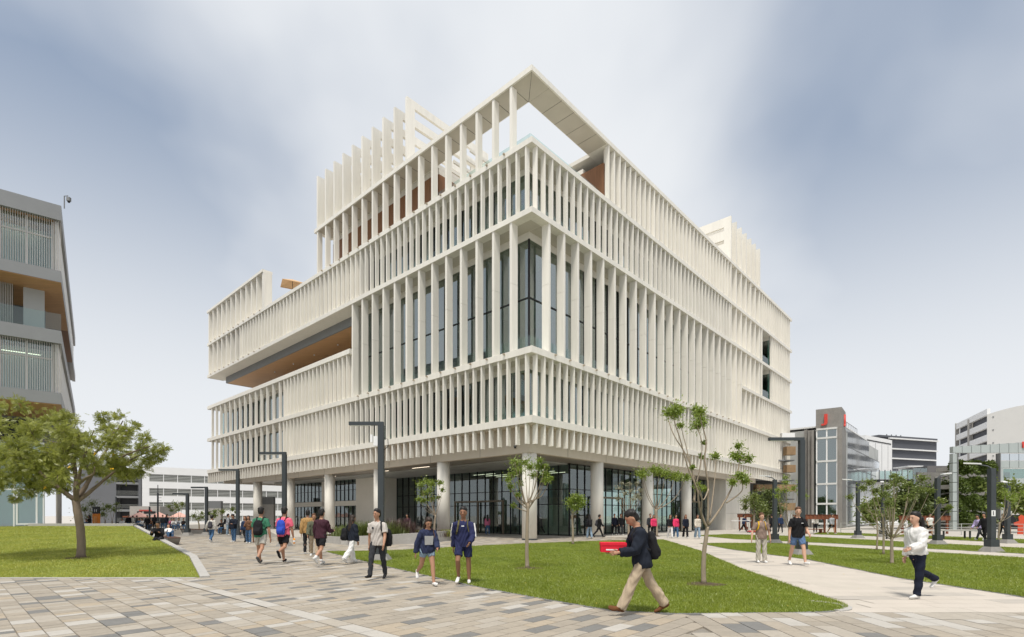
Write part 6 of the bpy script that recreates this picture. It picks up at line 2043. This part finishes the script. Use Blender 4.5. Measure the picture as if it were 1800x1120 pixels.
person(0, 0, 'seated person in black on the left of the timber bench', 185, h=1.66, pos=Vector((p1.x + .3, p1.y + .05, 0)), seat=.42, legs=((86, 86), (84, 84)), arms=((40, 8, 60, .2), (40, 8, 60, .2)), lean=14, top='black', sleeve='long', bottom='denim', detail=1)
person(0, 0, 'seated person in black on the right of the timber bench', 175, h=1.6, pos=Vector((p1.x + 1.1, p1.y + .12, 0)), seat=.42, legs=((86, 86), (84, 84)), arms=((40, 8, 60, .2), (40, 8, 60, .2)), lean=18, top='black', sleeve='long', bottom='denim', fem=True, hairstyle='long', detail=1)
# the recliner on the bench beside the kerb wall
rp = P(300, 957)
kb = thing('kerb_bench', 'dark wedge shaped bench set along the low wall with a person lying on it', 'bench', (rp.x, rp.y, -.03), math.atan2(18, -14.8))
MB().hexa([(-.6, -.30, 0), (2.6, -.30, 0), (2.6, .22, 0), (-.6, .22, 0), (-1.0, -.36, .40), (2.8, -.36, .40), (2.8, .24, .40), (-1.0, .24, .40)]).build('base', CONCD, kb)
for j in range(3):
    MB().box(-1.0, 2.8, -.355 + .2 * j, -.165 + .2 * j, .403, .45).build('slat', BW, kb)
person(0, 0, 'person in white top and jeans reclining with knees up on the wedge bench', math.degrees(math.atan2(18, -14.8)) + 90, h=1.66, pos=Vector((rp.x - .55, rp.y + .75, 0)), seat=.44, legs=((118, 112), (104, 92)), arms=((70, 8, 50, .3), (60, 8, 60, .3)), lean=-52, hp=30, top='white', sleeve='long', topb=1.6, bottom='denim', detail=1, fem=True, hairstyle='long')
rp2 = P(262, 950)
person(0, 0, 'person in black sitting hunched on the far part of the wedge bench', 200, h=1.7, pos=Vector((-16.8, 25.0, 0)), seat=.46, legs=((80, 80), (78, 78)), arms=((40, 8, 70, .3), (40, 8, 70, .3)), lean=20, top='black', sleeve='long', bottom='charcoal', detail=1, topb=2)
kb2 = thing('kerb_bench', 'dark wedge shaped bench behind the recliner under a person in black', 'bench', (-16.9, 25.0, -.03), math.atan2(18, -14.8))
MB().hexa([(-.9, -.30, 0), (.9, -.30, 0), (.9, .22, 0), (-.9, .22, 0), (-1.0, -.36, .40), (1.0, -.36, .40), (1.0, .24, .40), (-1.0, .24, .40)]).build('base', CONCD, kb2)
for j in range(3):
    MB().box(-1.0, 1.0, -.355 + .2 * j, -.165 + .2 * j, .403, .45).build('slat', BW, kb2)
# cafe crowd
rr = random.Random(77)
crowd = [(152, 47, 'blue', 'seated'), (158, 47, 'black', 'stand'), (216, 58, 'white', 'sit'), (226, 60, 'black', 'stand'), (233, 62, 'jacketwhite', 'stand'), (240, 64, 'charcoal', 'stand'), (246, 60, 'denim', 'sit'), (252, 58, 'white', 'sit'), (259, 57, 'black', 'stand'), (266, 60, 'brown', 'sit'), (272, 62, 'black', 'stand'),
         (286, 58, 'charcoal', 'stand'), (293, 56, 'indigo', 'stand'), (301, 60, 'rose', 'sit'), (305, 57, 'white', 'sit'), (313, 61, 'greyknit', 'sit'), (322, 58, 'black', 'sit')]
names = {'blue': 'denim'}
desc = ['person in blue seated beside the orange sign', 'person in black leaning by the orange sign', 'person in white seated before the grey block', 'person in black standing at the kiosk corner', 'person in cream jacket queuing at the kiosk', 'person in charcoal at the kiosk counter', 'person in denim seated near the first parasol', 'person in white seated under the first parasol', 'person in black standing before the kiosk windows', 'person in brown seated by the thin mast', 'person in black standing between two parasols',
        'person in charcoal standing beside the thin mast', 'person in indigo standing under the last parasol', 'person in rose seated under the last parasol', 'person in white seated at the edge of the last parasol', 'person in grey seated near the short lamp', 'person in black seated on the bench beside the short lamp']
for (px, d, c, kd), lb in zip(crowd, desc):
    ps_ = Vector((XD(px, d), d, 0))
    if kd == 'stand':
        person(px, 0, lb, rr.uniform(0, 360), h=rr.uniform(1.6, 1.78), pos=ps_, top=names.get(c, c), sleeve='long', topb=1.8, bottom=rr.choice(('denim', 'charcoal', 'black')), detail=0, legs=((4, 2), (-3, 2)), hairstyle=rr.choice(('short', 'long')), group='people at the cafe')
    else:
        person(px, 0, lb, rr.uniform(150, 230), h=1.68, pos=ps_, seat=.46, legs=((86, 86), (84, 84)), arms=((40, 8, 60, .2), (40, 8, 60, .2)), lean=12, top=names.get(c, c), sleeve='long', topb=1.6, bottom='denim', detail=0, group='people at the cafe')
        st = thing('stool', 'low dark stool under the ' + lb.replace('seated ', ''), 'stool', (ps_.x, ps_.y, -.05), 0, 'stools at the cafe')
        MB().box(-.2, .2, -.2, .2, .44, .49).build('seat', BW, st)
        for sx in (-.16, .12):
            for sy in (-.16, .12):
                MB().box(sx, sx + .04, sy, sy + .04, 0, .44).build('leg', DARKM, st)
# before the lobby
L_ = [(1036, 947, 'person in black top and pale jeans beside the big round column', 15, dict(top='black', bottom='lightdenim', wide=1.3, fem=True, hairstyle='long', bag='blackbag', bagl='dark bag on the person in pale jeans')),
      (1053, 945, 'man in black striding past the big round column', -80, dict(top='black', bottom='black', legs=((26, 4), (-28, 16)), shoes='blackshoe', bag='greybag', bagl='grey backpack on the man in black by the column')),
      (1080, 941, 'person in dark clothes left of the pair at the glass doors', 180, dict(top='indigo', bottom='black')), (1091, 941, 'person in black right of the pair at the glass doors', 190, dict(top='black', bottom='charcoal')),
      (1143, 943, 'person in charcoal jacket left of the forked tree', 170, dict(top='charcoal', bottom='black')), (1149, 944, 'person in black with a pink jacket over the arm', 175, dict(top='hotpink', bottom='black', fem=True, hairstyle='long')),
      (1178, 946, 'woman in black jacket and white trousers in the walking group', 185, dict(top='black', bottom='whitepant', wide=1.4, fem=True, hairstyle='long', hair='dark')), (1188, 946, 'woman in hot pink scarf and jeans in the walking group', 180, dict(top='hotpink', bottom='denim', wide=1.3, fem=True, hairstyle='long')),
      (1205, 946, 'woman in dark top and wide black trousers with a brown bag', 178, dict(top='indigo', bottom='black', wide=1.4, fem=True, hairstyle='long', hair='brown', bag='brown', bagl='brown shoulder bag of the woman in wide black trousers', bagstyle='tote')), (1226, 947, 'woman in flared light jeans and white top before the doorway', 180, dict(top='cream', bottom='lightdenim', wide=1.5, fem=True, hairstyle='long', hair='dark')),
      (857, 941, 'woman in pink top and jeans at the main entrance', 10, dict(top='rose', bottom='denim', fem=True, hairstyle='long')), (877, 938, 'dark figure inside the main entrance', 60, dict(top='black', bottom='black')), (950, 940, 'dark figure behind the glass beside the slim tree', 80, dict(top='black', bottom='black', legs=((20, 3), (-20, 12)))),
      (716, 944, 'person in dark red sitting behind the purple grasses', 170, dict(top='maroon', bottom='black', h=1.7)),
      (1307, 936, 'person in dark clothes pushing a red cart before the cream wall', -95, dict(top='darkblue', bottom='black', legs=((24, 4), (-24, 14)), arms=((50, 6, 20), (50, 6, 20)))), (1357, 938, 'person in black standing behind the flood light pole', 10, dict(top='black', bottom='black')),
      (1372, 938, 'seated dark figure far behind the young tree', 180, dict(top='darkblue', bottom='charcoal')), (1462, 939, 'man in grey hoodie and black shorts by the rusty pergola', 190, dict(top='greyknit', bottom='black', length='short', legs=((18, 4), (-16, 20)))),
      (1433, 937, 'person in white top under the rusty pergola', 150, dict(top='white', bottom='greybag')),
      (1634, 943, 'person in white T-shirt seen past the woman in white shirt', 170, dict(top='white', sleeve='short', bottom='black', length='short')), (1722, 950, 'man in lilac shirt striding left by the long table', 100, dict(top='lilac', bottom='charcoal', legs=((28, 4), (-28, 20)), lean=12)), (1731, 951, 'person in black walking close behind the lilac shirt', 100, dict(top='black', bottom='black')),
      (1763, 947, 'person in black near the second lamp pole', 180, dict(top='black', bottom='black'))]
for (px, fy, lb, fc, kw) in L_:
    kw = dict(kw)
    kw.setdefault('sleeve', 'long'); kw.setdefault('topb', 1.7); kw.setdefault('h', 1.66 if kw.get('fem') else 1.74)
    kw.setdefault('legs', ((10, 3), (-9, 10)))
    person(px, fy, lb, fc, detail=0 if fy < 944 else 1, **kw)
cp_ = P(1315, 936.5)
ct = thing('cart', 'small red push cart before the cream wall', 'cart', (cp_.x + .35, cp_.y, -.03), 0)
MB().box(-.35, .35, -.25, .25, .14, .22).build('deck', cloth('redbox', (.6, 0, 0)), ct)
for sx in (-.28, .28):
    for sy in (-.2, .2):
        MB().tube([(sx, sy - .02, .07), (sx, sy + .02, .07)], .07, 10).build('wheel', BLACKM, ct)
MB().tube([(-.34, -.2, .2), (-.42, -.2, .95), (-.42, .2, .95), (-.34, .2, .2)], .015, 6).build('handle', DARKM, ct)
lg = thing('carried_board', 'long white board carried level beside the solid cream wall', 'board', (cp_.x - .9, cp_.y - .1, 1.12))
MB().box(-.75, 1.1, -.15, .15, 0, .04).build('board', WHITEP, lg)

# ---- evaluate the fused meshes
bpy.context.view_layer.update()
dg = bpy.context.evaluated_depsgraph_get()
for (o, m, fold, ex) in JOBS:
    me = bpy.data.meshes.new_from_object(o.evaluated_get(dg))
    n = len(me.vertices)
    if fold and n:
        co = np.empty(n * 3, np.float32); me.vertices.foreach_get('co', co); co = co.reshape(-1, 3)
        no = np.empty(n * 3, np.float32); me.vertices.foreach_get('normal', no); no = no.reshape(-1, 3)
        ph = (hash(o.name) % 100) * .1
        w = np.sin(co[:, 2] * 34 + 9 * np.sin(co[:, 0] * 11 + ph) + 7 * co[:, 1] + ph) * .6 + np.sin(co[:, 0] * 40 + co[:, 2] * 22 + 6 * np.sin(co[:, 1] * 17) + ph) * .4
        co += no * (w * fold)[:, None]
        me.vertices.foreach_set('co', co.ravel())
    if ex is not None and ex.v:
        vs = [tuple(v.co) for v in me.vertices] + ex.v
        fs = [tuple(p.vertices) for p in me.polygons] + [tuple(n + i for i in f) for f in ex.f]
        me2 = bpy.data.meshes.new(me.name)
        me2.from_pydata(vs, [], fs)
        me = me2
    me.materials.clear()
    me.materials.append(m)
    me.polygons.foreach_set('use_smooth', [True] * len(me.polygons))
    me.update()
    o.modifiers.clear()
    o.data = me
